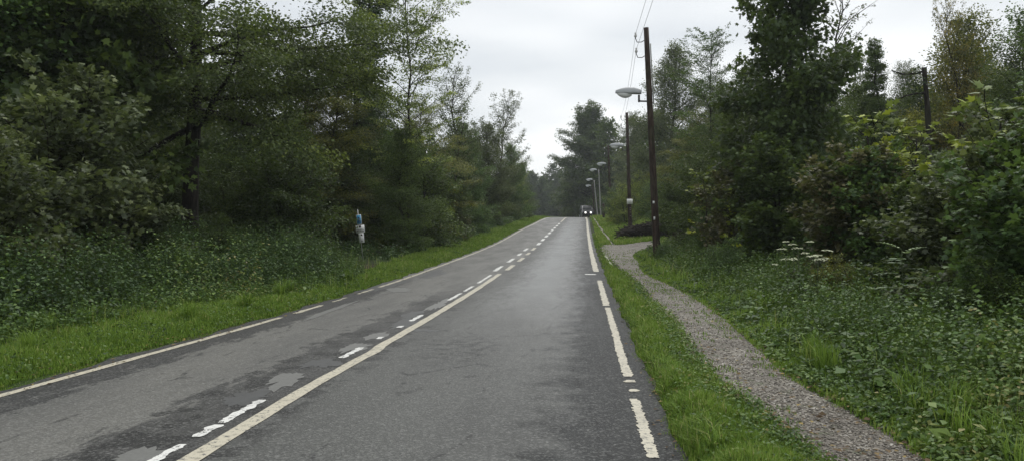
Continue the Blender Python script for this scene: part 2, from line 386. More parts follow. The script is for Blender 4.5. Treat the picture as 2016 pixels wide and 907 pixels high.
# kerb on the right, half sunk and overgrown
g = Geo()
for a in np.arange(4.2, 24.6, 1.02):
    if rngm.random() < .35: continue
    Y = np.array([a, a+.99]); c = np.interp(Y, RY, rr) + .07 + rngm.normal(0, .012)
    z = zr(Y) + .004 + rngm.normal(0, .014)
    v = []
    for k in (0, 1):
        for dx, dz in ((-.07, -.2), (.07, -.2), (.07, 0), (-.055, 0)): v.append((c[k]+dx, Y[k], z[k]+dz))
    g.add(v, [[0, 1, 2, 3], [7, 6, 5, 4], [0, 4, 5, 1], [1, 5, 6, 2], [2, 6, 7, 3], [3, 7, 4, 0]])
tag(bevel(link('kerb', g.mesh('kerb', M['kerb'])), .012), kind='structure')
g = Geo()
for a, L_ in ((27.5, 3.2), (31.2, 4.2), (36, 1.4)):
    Y = np.array([a, a+L_]); c = RX(Y) + .55; z = zr(Y) + .1
    v = [(c[k]+dx, Y[k], z[k]+dz) for k in (0, 1) for dx, dz in ((-.07, -.25), (.07, -.25), (.06, 0), (-.06, 0))]
    g.add(v, [[0, 1, 2, 3], [7, 6, 5, 4], [0, 4, 5, 1], [1, 5, 6, 2], [2, 6, 7, 3], [3, 7, 4, 0]])
M['kerb_pale'] = simple('kerb_pale', (.5, .48, .42), .8, 0, .35, scale=5)
tag(bevel(link('kerb', g.mesh('kerb_pale', M['kerb_pale'])), .015), kind='structure')

# footpath: left and right edge in plan
PY = np.array([-20, 2, 5.05, 6.1, 7.8, 9.3, 12.4, 15.7, 19.6, 22.5, 25.6, 29, 33.4, 38, 42, 45.])
PLx = np.array([.9, 1.7, 1.86, 1.92, 2.02, 2.18, 2.6, 2.82, 3.06, 3.3, 3.5, 3.75, 4.0, 4.3, 4.75, 5.3])
PRx = np.array([2.1, 2.6, 2.74, 2.8, 2.95, 3.15, 3.56, 3.86, 3.95, 4.0, 4.25, 4.75, 5.2, 6.3, 8.3, 9.5])
pl = herm(PY, PLx - .14*(PY < 18)*(PY > 6.5)); pr = herm(PY, PRx - .12*(PY < 18)*(PY > 6.5))
yy = nonuni((-8, 45, .2)); wob = lambda s, f: .03*np.sin(yy*f+s) + .035*np.sin(yy*f*2.7+s*2) + .035*np.sin(yy*6.1+s)
a_ = pl(yy) + wob(.3, 2.1); b_ = pr(yy) + wob(2., 1.7)
lat = np.linspace(0, 1, 9); xx = a_[:, None] + (b_-a_)[:, None]*lat
yg = np.repeat(yy[:, None], 9, 1)
zz = tz(xx, yg) + .012 - .03*np.sin(lat*math.pi)[None] + np.abs(lat-.5)[None]*.0
zz = np.maximum(zz, tz(xx, yg) + .004)
i = np.arange(8)[None] + np.arange(len(yy)-1)[:, None]*9
tag(link('path', mk_mesh('path', np.stack([xx, yg, zz], -1).reshape(-1, 3), np.stack([i, i+1, i+10, i+9], -1).reshape(-1, 4), M['gravel'], smooth=True)), kind='structure')
yy = nonuni((45.3, 100, .5)); c = RX(yy) + 1.25 - .01*(yy-45) + .1*np.sin(yy*.5); w_ = .10 + .04*np.sin(yy*1.1)
xx = np.stack([c-w_, c+w_], 1); yg = np.repeat(yy[:, None], 2, 1); j = np.arange(len(yy)-1)*2
M['dirt'] = simple('trodden_dirt', (.2, .185, .15), .9, 0, .25, 5)
tag(link('trodden_path', mk_mesh('trodden_path', np.stack([xx, yg, tz(xx, yg)+.03], -1).reshape(-1, 3), np.stack([j, j+1, j+3, j+2], -1), M['dirt'])), kind='structure')

r = np.random.default_rng(8); n_ = 9000
Y = 3.6*(1/(1-r.random(n_)*(1-3.6/26))); u_ = r.random(n_); X = pl(Y) + (pr(Y)-pl(Y))*u_
S = r.uniform(.004, .013, n_)*(1+.03*Y)
oct_ = np.array([[1, 0, 0], [-1, 0, 0], [0, 1, 0], [0, -1, 0], [0, 0, .7], [0, 0, -.7]]); of = np.array([[0, 2, 4], [2, 1, 4], [1, 3, 4], [3, 0, 4], [2, 0, 5], [1, 2, 5], [3, 1, 5], [0, 3, 5]])
an = r.uniform(0, 6.28, n_); ca, sa = np.cos(an)[:, None], np.sin(an)[:, None]
sc3 = r.uniform(.6, 1.25, (n_, 6))
vx = (oct_[None, :, 0]*ca - oct_[None, :, 1]*sa)*sc3; vy = (oct_[None, :, 0]*sa + oct_[None, :, 1]*ca)*sc3; vz = np.tile(oct_[:, 2], (n_, 1))*.8
V = np.stack([X[:, None]+vx*S[:, None], Y[:, None]+vy*S[:, None], tz(X, Y)[:, None] + .008 + vz*S[:, None]], -1).reshape(-1, 3)
m, nt, out = newmat('pebble'); n = N(nt)
t_ = n('ShaderNodeAttribute', attribute_name='tint').outputs['Fac']
p = n('ShaderNodeBsdfPrincipled', {'Base Color': n.mix(t_, (.09, .08, .066), (.36, .33, .28)), 'Roughness': .7}); nt.links.new(p.outputs[0], out.inputs[0]); M['pebble'] = m
tag(link('gravel_stones', mk_mesh('gravel_stones', V, (of[None]+(np.arange(n_)*6)[:, None, None]).reshape(-1, 3), m, np.repeat(r.random(n_)**1.4, 6))), 'loose grey brown gravel lying on the footpath', 'gravel', kind='stuff')

# ------------------------------------------------------------------ leaves and trees
def T_oval():
    return np.array([[0, 0, 0], [.48, .30, .05], [1, 0, -.08], [.48, -.30, .05]]), np.array([[0, 3, 2, 1]])
def T_maple():
    c = np.array([.36, 0]); P = [(0, 0, 0)]
    for ang, r in ((118, .5), (88, .27), (52, .62), (27, .33), (0, .66), (-27, .33), (-52, .62), (-88, .27), (-118, .5)):
        P.append((c[0]+r*math.cos(R_(ang)), r*math.sin(R_(ang)), -.12*r))
    P.append((c[0], 0, .04))
    k = len(P)-1
    return np.array(P), np.array([[k, (i+1) % k, i] for i in range(k)])
OVAL, MAPLE = T_oval(), T_maple()
def leaves(P, D, Nn, S, tint, tmpl):
    tv, tf = tmpl; n_ = len(P); m_ = len(tv)
    X = nrm(D); Yv = nrm(np.cross(Nn, X)); Z = np.cross(X, Yv)
    v = P[:, None] + S[:, None, None]*(tv[None, :, 0, None]*X[:, None] + tv[None, :, 1, None]*Yv[:, None] + tv[None, :, 2, None]*Z[:, None])
    f = tf[None] + (np.arange(n_)*m_)[:, None, None]
    return v.reshape(-1, 3), f.reshape(-1, tf.shape[1]), np.repeat(tint, m_)
UP = np.array([0, 0, 1.])
def make_tree(name, seed, H, R, base=.15, nl=40, el=(10, 60), droop=.25, shape='round', target=20000, leaf=.12, flat=.5, r0=.2,
              tmpl=OVAL, lean=(0, 0), stems=1, azb=None, sec=2.4, spray=.3, thick=.12, bark='bark', wig=.05, skew=.8, tipfade=1., l2k=1.):
    r = np.random.default_rng(seed); wood = Geo(); SEC = []
    for s_ in range(stems):
        a0 = s_*2.4 + r.random(); sp = 0 if stems == 1 else R*.45
        nseg = 11; t = np.linspace(0, 1, nseg)
        off = np.cumsum(r.normal(0, H*wig/nseg**.5, (nseg, 2)), 0); off -= off[0]
        Hs = H*(1 if s_ == 0 else r.uniform(.65, .98))
        px = off[:, 0] + lean[0]*t**1.3 + sp*math.cos(a0)*t**1.2; py = off[:, 1] + lean[1]*t**1.3 + sp*math.sin(a0)*t**1.2
        path = np.stack([px, py, t*Hs - .15], 1)
        rs = r0*(1 if stems == 1 else .75)
        rad = rs*(1-t)**.75 + .012; rad[0] *= 1.35
        wood.tube(path, rad, 8)
        n_l = max(3, nl//stems)
        for k in range(n_l):
            s = (k + r.random())/n_l; tt = base + (1-base)*s
            p0 = np.array([np.interp(tt, t, path[:, j]) for j in range(3)])
            if shape == 'round': prof = (max(0, 1-(abs(s-.42)/.62)**2.2))**.5
            elif shape == 'cone': prof = (1-s)**.8 + .06
            elif shape == 'dome': prof = (max(0, 1-s**2.6))**.6
            elif shape == 'column': prof = .75*(1-s**4)+.12
            elif shape == 'egg': prof = max(0, 1-((s-.3)/.74)**2)**.55
            elif shape == 'ogive': prof = (1-s**1.15)**.75*(.75+.25*min(1, s*5)) + .05
            elif shape == 'vase': prof = .35+.65*s - .45*max(0, s-.8)/.2
            else: prof = 1
            L_ = max(.25, R*prof*r.uniform(.6, 1.15))
            az = k*2.39996 + r.normal(0, .5)
            if azb is not None and r.random() < azb[1]: az = azb[0] + r.normal(0, .55); L_ *= 1.35
            e_ = R_(el[0] + (el[1]-el[0])*s + r.normal(0, 9))
            d = np.array([math.cos(az)*math.cos(e_), math.sin(az)*math.cos(e_), math.sin(e_)])
            npt = 6; pts = [p0]; step = L_/(npt-1)
            for q_ in range(npt-1):
                d = nrm(d + np.array([0, 0, -droop*.25]) + r.normal(0, .09, 3)); pts.append(pts[-1] + d*step)
            pts = np.array(pts); lr = min(rs*.42, .022*L_+.006)*(1-s*.4)
            wood.tube(pts, np.linspace(lr, .006, npt), 5, cap=False)
            ns = max(3, int(L_*sec)); fr = np.linspace(.18, 1, ns) + r.normal(0, .03, ns)
            for q_, f_ in enumerate(fr):
                f_ = float(np.clip(f_, .1, 1)); x = f_*(npt-1); i0 = min(int(x), npt-2)
                pp = pts[i0] + (pts[i0+1]-pts[i0])*(x-i0); dd = nrm(pts[i0+1]-pts[i0])
                side = nrm(np.cross(dd, UP)); sg = 1 if q_ % 2 else -1
                an = R_(r.uniform(35, 65))*(1-.8*(f_ > .96))
                d2 = nrm(dd*math.cos(an) + side*sg*math.sin(an) + UP*r.normal(0, .22))
                l2 = (.30*L_ + .5)*(1.2-.6*f_)*r.uniform(.65, 1.25)*l2k
                e1 = pp + d2*l2*.5 - UP*droop*l2*.08; e2 = e1 + d2*l2*.5 - UP*droop*l2*.22
                wood.tube(np.array([pp, e1, e2]), [.011, .007, .003], 3, cap=False)
                SEC.append((pp, e1, e2, l2, s, r.normal(0, .16)))
    A = np.array([s[0] for s in SEC]); B = np.array([s[1] for s in SEC]); C = np.array([s[2] for s in SEC])
    l2 = np.array([s[3] for s in SEC]); ct = np.array([s[5] for s in SEC])
    ss_ = np.array([s[4] for s in SEC]); l2w = l2*(1-(1-tipfade)*ss_)
    pid = r.choice(len(SEC), target, p=l2w/l2w.sum()); u = r.random(target)**skew
    P = np.where(u[:, None] < .5, A[pid] + (B[pid]-A[pid])*(u*2)[:, None], B[pid] + (C[pid]-B[pid])*(u*2-1)[:, None])
    ax = nrm(C[pid]-A[pid]); side = nrm(np.cross(ax, UP) + 1e-4)
    lat_ = r.normal(0, 1, target)*spray*l2[pid]*(1.1-.6*u)
    P = P + side*lat_[:, None] + r.normal(0, 1, (target, 3))*thick*np.minimum(l2[pid], 1.2)[:, None] - UP*(np.abs(lat_)*droop*.4)[:, None]
    D = ax*.7 + side*np.sign(lat_)[:, None]*.8 + r.normal(0, .45, (target, 3)) - UP*.3
    Nn = UP*flat + r.normal(0, 1, (target, 3))*(1-flat)*.8 + side*.1
    S = leaf*r.uniform(.6, 1.3, target)
    tint = np.clip(.42 + ct[pid] + r.normal(0, .17, target), 0, 1)
    v, f, ti = leaves(P, D, Nn, S, tint, tmpl)
    return wood.mesh(name+'_wood', M[bark], True), mk_mesh(name+'_crown', v, f, M['leaf'], ti)

VAR = {
 'oak':    make_tree('oak', 1, 15, 5.6, .27, 46, (4, 62), .12, 'cone', 95000, .105, .35, .26, azb=(-.2, .3), sec=2.4, spray=.30, thick=.10, wig=.03),
 'broad':  make_tree('broad', 2, 14, 3.7, .08, 50, (25, 72), .2, 'round', 60000, .12, .35, .18, sec=2.4, thick=.24),
 'broadb': make_tree('broadb', 3, 11, 3.3, .05, 50, (22, 74), .25, 'dome', 56000, .12, .4, .15, sec=2.6, thick=.24),
 'beech':  make_tree('beech', 4, 12, 3.8, .04, 60, (5, 62), .4, 'dome', 80000, .10, .7, .14, sec=2.8, spray=.36, thick=.11),
 'sparse': make_tree('sparse', 5, 13.5, 3.2, .30, 46, (25, 64), .12, 'round', 21000, .105, .6, .065, sec=2.4, spray=.26, thick=.06, wig=.025, l2k=.85),
 'wispy':  make_tree('wispy', 6, 11, 2.6, .14, 40, (35, 70), -.05, 'round', 16000, .105, .4, .09, sec=2.2, spray=.24, thick=.12, wig=.07, tipfade=.3, l2k=.8),
 'bare':   make_tree('bare', 16, 12.5, 2.4, .42, 26, (25, 60), .05, 'round', 2600, .12, .4, .11, sec=2.0, spray=.2, thick=.08, wig=.09, tipfade=.3, lean=(-1.6, 0), l2k=.7),
 'maple':  make_tree('maple', 7, 10, 2.5, .06, 46, (25, 72), .1, 'round', 27000, .165, .5, .12, MAPLE, sec=2.6, spray=.3, thick=.2, wig=.02),
 'ivy':    make_tree('ivy', 8, 13, 1.2, .04, 80, (-10, 40), .3, 'column', 42000, .10, .3, .17, sec=3.2, thick=.26, wig=.05, l2k=.7),
 'great':  make_tree('great', 9, 22, 7.0, .03, 130, (12, 66), .35, 'egg', 110000, .30, .4, .42, sec=2.0, spray=.36, thick=.2, wig=.02),
 'shrub':  make_tree('shrub', 10, 3.6, 1.8, .04, 52, (15, 72), .15, 'dome', 16000, .09, .5, .05, stems=4, sec=4, thick=.2, l2k=.7),
 'mshrub': make_tree('mshrub', 11, 3.7, 1.9, .04, 52, (15, 68), .12, 'dome', 15000, .12, .6, .05, MAPLE, stems=4, sec=3.6, thick=.18, l2k=.7),
 'mshrubb': make_tree('mshrubb', 12, 3.3, 1.5, .06, 40, (20, 68), .1, 'round', 8500, .135, .6, .04, MAPLE, stems=3, sec=3.6, thick=.18, l2k=.7),
 'sapling': make_tree('sapling', 13, 3.2, 1.0, .2, 16, (25, 60), .05, 'round', 460, .17, .7, .03, MAPLE, sec=3, thick=.08, wig=.03, l2k=.6),
 'thicket': make_tree('thicket', 14, 5.2, 2.5, .03, 60, (15, 70), .2, 'dome', 26000, .12, .45, .07, stems=4, sec=3, thick=.22, l2k=.8),
 'far':    make_tree('far', 15, 13, 4.2, .04, 54, (15, 68), .25, 'dome', 11000, .38, .35, .2, sec=1.8, thick=.2),
}
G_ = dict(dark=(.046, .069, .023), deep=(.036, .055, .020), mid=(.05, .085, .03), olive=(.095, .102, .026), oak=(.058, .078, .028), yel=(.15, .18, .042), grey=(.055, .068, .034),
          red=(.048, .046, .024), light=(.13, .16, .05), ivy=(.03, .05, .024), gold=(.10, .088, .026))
NAMES = dict(oak='oak_tree', broad='broadleaf_tree', broadb='broadleaf_tree', beech='beech_tree', sparse='young_beech', wispy='wispy_tree', bare='bare_tree', maple='maple_tree',
             ivy='ivy_clad_tree', great='great_beech', shrub='shrub', mshrub='maple_shrub', mshrubb='maple_shrub', sapling='maple_sapling', thicket='thicket_bush', far='broadleaf_tree')
GRP = None
def plant(kind, u, Y, col, label, sc=1., rot=None, X=None, sz=None, dz=0):
    if X is None: X = at(u, Y)
    w, c = VAR[kind]
    nm = NAMES[kind]
    bush = kind in ('shrub', 'mshrub', 'mshrubb', 'thicket'); sap = kind == 'sapling'
    z = float(tz(X, Y)) + dz
    t = thing(nm, (X, Y, z), label, 'shrub' if bush else 'sapling' if sap else 'tree', GRP, random.uniform(0, 6.28) if rot is None else rot)
    t.scale = (sc, sc, sz or sc)
    link('stem' if bush or sap else 'trunk', w, t)
    cr = link('foliage' if bush or sap else 'crown', c, t)
    b = random.uniform(.85, 1.15)
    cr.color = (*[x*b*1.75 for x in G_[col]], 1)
    return t

GRP = 'trees in the wood left of the road'
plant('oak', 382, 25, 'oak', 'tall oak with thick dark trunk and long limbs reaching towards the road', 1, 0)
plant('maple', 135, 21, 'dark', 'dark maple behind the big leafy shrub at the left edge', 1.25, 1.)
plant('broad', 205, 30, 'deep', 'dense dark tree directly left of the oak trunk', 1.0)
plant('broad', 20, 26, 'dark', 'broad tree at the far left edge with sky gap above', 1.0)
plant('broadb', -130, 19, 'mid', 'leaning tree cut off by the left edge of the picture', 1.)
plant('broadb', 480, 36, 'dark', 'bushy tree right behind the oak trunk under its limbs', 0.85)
plant('beech', 632, 38, 'olive', 'olive coloured beech with drooping layers above the trail sign', 0.74, 2.)
plant('beech', 560, 39, 'olive', 'olive beech behind the oak limbs, left of the ivy covered trunk', 0.76, .6)
plant('ivy', 688, 42, 'ivy', 'dark ivy wrapped trunk standing above the olive beech', 1.25, 0)
plant('sparse', 803, 37, 'light', 'slender young beech with see through crown against the sky', 0.95, .4, sz=1.06)
plant('broadb', 735, 44, 'mid', 'green tree filling the gap left of the slender beech', 0.72)
plant('broadb', 800, 36.5, 'dark', 'dark low tree at the foot of the slender beech', 0.5)
plant('beech', 862, 49, 'olive', 'olive tinged beech right of the slender beech', .72)
plant('wispy', 915, 57, 'grey', 'thin wispy tree with bare stem right of the olive tinged beech', 1.05, 2.)
plant('broadb', 905, 60, 'mid', 'round green tree at the foot of the thin wispy tree', .72)
plant('wispy', 985, 74, 'grey', 'sparse tree with feathery upswept top on the left skyline', 1.08, 1.)
plant('broadb', 950, 70, 'grey', 'grey green tree left of the feathery topped tree', .8)
plant('broadb', 1000, 86, 'mid', 'small tree right of the feathery topped tree', .72)
plant('wispy', 1018, 92, 'light', 'last wispy light green tree before the road crest', .72, 4.)
plant('broadb', 1028, 106, 'grey', 'low hazy tree nearest the crest on the left', .5)
plant('thicket', 1034, 116, 'dark', 'rounded bushy tree at the very end of the left treeline', 0.8)
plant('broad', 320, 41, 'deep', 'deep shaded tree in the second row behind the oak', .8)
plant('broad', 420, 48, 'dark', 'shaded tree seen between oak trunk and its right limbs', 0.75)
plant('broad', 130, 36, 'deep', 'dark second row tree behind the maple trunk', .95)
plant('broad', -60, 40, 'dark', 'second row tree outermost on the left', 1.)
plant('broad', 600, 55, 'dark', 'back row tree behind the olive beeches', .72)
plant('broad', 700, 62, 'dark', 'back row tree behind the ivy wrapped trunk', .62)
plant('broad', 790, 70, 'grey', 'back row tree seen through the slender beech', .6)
GRP = 'shrubs along the left verge'
plant('mshrub', 95, 16.5, 'grey', 'big pale leaved maple shrub at the left edge above the brambles', 1.15, 0)
plant('mshrub', 220, 18.5, 'grey', 'second maple shrub, right neighbour of the big pale leaved one', 0.85, 2.)
plant('mshrub', -20, 13.5, 'grey', 'maple shrub cut by the left edge of the picture', .85, 4.)
plant('thicket', 330, 29, 'deep', 'shaded thicket left of the oak trunk', 0.55)
plant('thicket', 470, 29, 'dark', 'dark thicket right of the oak trunk', 0.55)
plant('thicket', 570, 29, 'deep', 'thicket behind the end of the brambles', .85)
plant('thicket', 660, 39, 'deep', 'black green thicket just left of the trail sign', 0.9)
plant('thicket', 750, 42, 'deep', 'dark thicket just right of the trail sign', .9)
plant('shrub', 778, 37, 'olive', 'small bush with yellow leaves right of the trail sign', 0.45)
plant('thicket', 815, 42, 'dark', 'wide dark bush below the slender beech', 1.05)
plant('thicket', 868, 50, 'dark', 'bush below the olive tinged beech', .85)
plant('thicket', 915, 60, 'mid', 'bush below the thin wispy tree', .85)
plant('shrub', 905, 50, 'red', 'low brownish bush on the verge grass', .5)
plant('thicket', 952, 72, 'mid', 'bush on the bend of the left treeline', .85)
plant('thicket', 990, 85, 'dark', 'bush below the feathery topped tree', .85)
plant('thicket', 1022, 98, 'dark', 'dark rounded bush nearest the crest on the left', .8)
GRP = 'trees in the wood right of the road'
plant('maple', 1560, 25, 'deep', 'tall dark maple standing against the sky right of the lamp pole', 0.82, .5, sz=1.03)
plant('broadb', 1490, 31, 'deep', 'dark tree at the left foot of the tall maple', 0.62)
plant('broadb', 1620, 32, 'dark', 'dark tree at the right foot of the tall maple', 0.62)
plant('sparse', 1400, 46, 'mid', 'thin crowned young beech between lamp pole and tall maple', .84, 1.)
plant('beech', 1400, 46, 'dark', 'layered dark beech under the thin crowned young beech', .66)
plant('beech', 1345, 52, 'olive', 'beech with yellowing lower branches right behind the lamp pole', .64)
plant('broadb', 1325, 76, 'grey', 'hazy tree with rounded top right of the lamp head', 1.25)
plant('broad', 1262, 112, 'grey', 'distant hazy tree between the first two lamp poles', .85)
plant('bare', 1690, 40, 'grey', 'nearly bare leaning tree right of the tall maple', 1.0, 0.)
plant('wispy', 1700, 42, 'grey', 'thin pale tree at the foot of the nearly bare one', .8, 1.)
plant('ivy', 1755, 34, 'deep', 'ivy choked trunk leaning towards the broken pole', 0.6, 2.9, sz=.66)
plant('broadb', 1690, 36, 'dark', 'dark tree left of the ivy choked trunk', 0.6)
plant('broadb', 1905, 38, 'olive', 'olive yellow crowned tree near the right edge', .92)
plant('wispy', 1900, 37, 'gold', 'thin tree with golden leaves at its very top', 0.55, 3., sz=.95)
plant('broadb', 2010, 31, 'dark', 'dark tree cut by the right edge of the picture', .72)
plant('broadb', 1800, 42, 'dark', 'shaded tree behind the broken pole', .66)
plant('broadb', 2110, 25, 'mid', 'tree outermost on the right', .8)
plant('beech', 1445, 58, 'grey', 'back row beech behind the thin crowned young beech', .8)
plant('broad', 1580, 56, 'dark', 'back row tree behind the tall maple', .7)
plant('broad', 1780, 58, 'grey', 'back row tree behind the ivy choked trunk', .7)
plant('broad', 1960, 52, 'dark', 'back row tree behind the olive yellow crown', .75)
GRP = 'trees beyond the crest of the road'
plant('great', 1158, 158, 'deep', 'huge dark spreading beech beyond the crest of the road', 0.95, 1.)
plant('far', 1205, 150, 'deep', 'dark tree under the right side of the huge beech', 1.35)
plant('far', 1245, 135, 'grey', 'hazy round tree right of the huge beech', 1.05)
plant('far', 1122, 225, 'grey', 'dark tree under the left side of the huge beech', 1.05)
plant('far', 1290, 100, 'dark', 'tree on the grassy bank behind the tall lamp pole', .75)
GRP = 'shrubs right of the path'
plant('mshrub', 1470, 25, 'red', 'reddish maple shrub on the far side of the path, right of the lamp pole', 0.85, 1.)
plant('mshrub', 1540, 23, 'dark', 'dark maple shrub behind the white umbels', .95, 3.)
plant('mshrubb', 1665, 16.5, 'red', 'brown red maple shrub between umbels and rowan sapling', 0.78, .5)
plant('mshrub', 1745, 16, 'mid', 'maple shrub with pale tips behind the rowan sapling', 0.7, 2.)
plant('mshrub', 1860, 13.2, 'dark', 'dark maple shrub right of the rowan sapling', 0.6, 4.)
plant('mshrub', 1950, 11.2, 'grey', 'big leaved maple shrub at the right edge', 0.72, 5.)
plant('mshrub', 2065, 9.6, 'mid', 'large maple shrub cut by the right edge of the picture', 0.72, .2)
plant('thicket', 1400, 33, 'dark', 'bushy thicket behind the reddish maple shrub', .72)
plant('thicket', 1340, 46, 'dark', 'thicket above the brown brush heap', .72)
plant('shrub', 1405, 30, 'mid', 'low bush with paler leaves right of the brush heap', .55)
plant('thicket', 1620, 26, 'deep', 'deep green thicket at the foot of the tall maple', .85)
plant('thicket', 1780, 25, 'deep', 'deep green thicket under the broken pole', 0.58)
plant('thicket', 1900, 22, 'dark', 'thicket behind the big leaved maple shrub', 0.55)
plant('thicket', 2030, 19, 'dark', 'thicket at the right edge behind the maple shrubs', 0.65)
plant('shrub', 1306, 28.8, 'mid', 'low ivy clump around the foot of the near lamp pole', 0.2)
plant('shrub', 1232, 70, 'light', 'light green bush on the bank behind the second pole', .95)
plant('shrub', 1262, 72, 'light', 'higher light green bush on the bank between the first two poles', 1.05)
plant('shrub', 1215, 82, 'mid', 'bush on the bank left of the second pole', .9)
plant('shrub', 1290, 62, 'mid', 'bush on the bank directly behind the tall lamp pole', .95)
plant('sapling', 1395, 29, 'yel', 'small maple sapling with bright yellow green top', .95, 1.)
plant('sapling', 1455, 24, 'yel', 'yellow green maple sapling before the reddish shrub', .72, 2.)
plant('sapling', 1720, 17.5, 'yel', 'tall maple sapling with bright yellow green tips left of the rowan', 1.12, 0.)
plant('sapling', 1795, 17, 'yel', 'yellow tipped maple sapling behind the rowan', .98, 3.)
plant('sapling', 1940, 12.2, 'light', 'light green maple sapling standing before the big leaved shrub', .98, 4.)

GRP = 'low bramble bushes on the verges'
plant('shrub', 70, 14.2, 'deep', 'low bramble bush in front of the big pale maple shrub', .36, sz=.4)
plant('shrub', 300, 18.5, 'dark', 'low bramble bush before the oak trunk', .36, sz=.4)
plant('shrub', 430, 20.5, 'dark', 'bramble bush on the mound right of the oak trunk', .4, sz=.42)
plant('shrub', 590, 23, 'dark', 'low bramble bush where the left undergrowth tapers off before the trail sign', .34, sz=.34)
plant('shrub', 1420, 20, 'mid', 'low bushy herb clump between pole and reddish maple shrub', .34, sz=.3)
plant('shrub', 1880, 9.5, 'mid', 'leafy bush in the herbs in front of the big leaved maple shrub', .24, sz=.24)
plant('shrub', 1985, 9.0, 'dark', 'low dark bramble bush at the right edge of the picture', .3, sz=.28)
plant('shrub', 1640, 13.8, 'olive', 'yellowish low bush between the white umbels and the rowan', .26, sz=.24)

# far-off wood that closes the view on all sides: one mass
def wood_mass(name, spots, label, seed, col):
    r = np.random.default_rng(seed); me = VAR['far'][1]
    n_ = len(me.vertices); co = np.empty(n_*3, np.float32); me.vertices.foreach_get('co', co); co = co.reshape(-1, 3)
    ti = np.empty(n_, np.float32); me.attributes['tint'].data.foreach_get('value', ti)
    V = []; TT = []
    for X, Y, s in spots:
        a = r.uniform(0, 6.28); c_, s_ = math.cos(a), math.sin(a)
        k = s*r.uniform(.85, 1.2)
        V.append(np.stack([X + k*(co[:, 0]*c_-co[:, 1]*s_), Y + k*(co[:, 0]*s_+co[:, 1]*c_), float(tz(X, Y)) + k*co[:, 2]*r.uniform(.85, 1.1)], 1)); TT.append(np.clip(ti + r.normal(0, .1), 0, 1))
    V = np.concatenate(V)
    o = link(name, mk_mesh(name, V, np.arange(len(V)).reshape(-1, 4), M['leaf'], np.concatenate(TT)))
    o.color = (*G_[col], 1)
    return tag(o, label, 'wood', kind='stuff')
r = np.random.default_rng(5)
sp = []
for k in range(44):
    Y = r.uniform(40, 125); X = float(LX(Y)) - r.uniform(16, 55) if Y < 90 else float(LX(Y)) - r.uniform(9, 50); sp.append((X, Y, r.uniform(.5, .72)))
wood_mass('background_wood', sp, 'dense shaded wood behind the trees on the left', 1, 'deep')
sp = []
for k in range(40):
    Y = r.uniform(52, 130); X = float(RX(Y)) + (r.uniform(16, 60) if Y < 80 else r.uniform(10, 45)); sp.append((X, Y, r.uniform(.5, .68)))
wood_mass('background_wood', sp, 'dense shaded wood behind the trees on the right', 2, 'dark')
sp = [(r.uniform(-25, 38), r.uniform(240, 320), r.uniform(.95, 1.2)) for k in range(60)] + [(r.uniform(24, 80), r.uniform(170, 240), r.uniform(.8, 1.2)) for k in range(26)]
sp = [s for s in sp if not (s[0] > 5 and abs(s[0]-float(CX(s[1]))) < 6)]
wood_mass('distant_wood', sp, 'blue grey hazy wood far beyond the crest of the road', 3, 'mid')

# ------------------------------------------------------------------ grass and undergrowth (nobody could count it)
def blades(X, Y, hgt, wid, rng, bend=.5, zoff=0.):
    n_ = len(X); az = rng.uniform(0, 6.283, n_); b = rng.uniform(.1, 1, n_)*bend
    base = np.stack([X, Y, tz(X, Y) + zoff - .01], 1)
    dv = np.stack([np.cos(az), np.sin(az), np.zeros(n_)], 1); sd = np.stack([-np.sin(az), np.cos(az), np.zeros(n_)], 1)
    w_ = (wid/2)[:, None]; h = hgt[:, None]; b = b[:, None]
    mid = base + UP*h*.6 + dv*h*b*.22; tip = base + UP*h*(1-b*.25) + dv*h*b*.8
    v = np.stack([base-sd*w_, base+sd*w_, mid+sd*w_*.75, mid-sd*w_*.75, tip], 1)
    k = np.arange(n_)*5
    return v.reshape(-1, 3), np.stack([k, k+1, k+2, k+3], 1), np.stack([k+3, k+2, k+4], 1)
def grass_obj(name, X, Y, hgt, wid, rng, tint, label, bend=.6):
    v, q_, t_ = blades(X, Y, hgt, wid, rng, bend)
    return tag(link(name, mk_mesh(name, v, [q_, t_], M['grass'], np.repeat(np.clip(tint, 0, 1), 5))), label, 'grass', kind='stuff')
def patchy(X, Y, s=1.):
    a = np.sin(X*2.3*s+np.sin(Y*1.7*s)*1.5)*np.cos(Y*1.9*s+np.sin(X*1.1*s)*1.3)
    b = np.sin(X*7.1*s+2*np.sin(Y*5.3*s))*np.cos(Y*6.2*s+1.7*np.sin(X*4.1*s))
    return np.clip(.5 + .35*a + .3*b, 0, 1)
rng = np.random.default_rng(11)
def sampleY(n_, y0, y1, p=1.6):     # denser near the camera
    u = rng.random(n_); return (y0**(1-p) + u*(y1**(1-p)-y0**(1-p)))**(1/(1-p))
# right verge between kerb and path
n_ = 150000; Y = sampleY(n_, 3.2, 60, 2.2); lo = np.interp(Y, RY, rr) + .01; hi = np.where(Y < 24.5, pl(Y) + .12*rng.random(n_)**2, lo + .5)
u = rng.random(n_); X = lo + (hi-lo)*u + rng.normal(0, .05, n_)
k = (X > lo - .08) & ~((Y > 25.5) & (Y < 44) & (rng.random(n_) < .75)); X, Y = X[k], Y[k]
pt = patchy(X, Y); edge = np.clip(np.minimum((X-np.interp(Y, RY, rr))*5+.2, pl(Y)-X+.1)/.45, .25, 1)
grass_obj('verge_grass', X, Y, (.03+.14*pt**2*rng.random(len(X))**1.5+.05*rng.random(len(X)))*np.clip(edge+.3, .6, 1.2), .005 + .0007*Y*rng.uniform(.7, 1.3, len(X)), rng,
          .32 + .28*pt + rng.normal(0, .19, len(X)) + (rng.random(len(X)) < .06)*.4, 'mown green grass strip between kerb and gravel path')
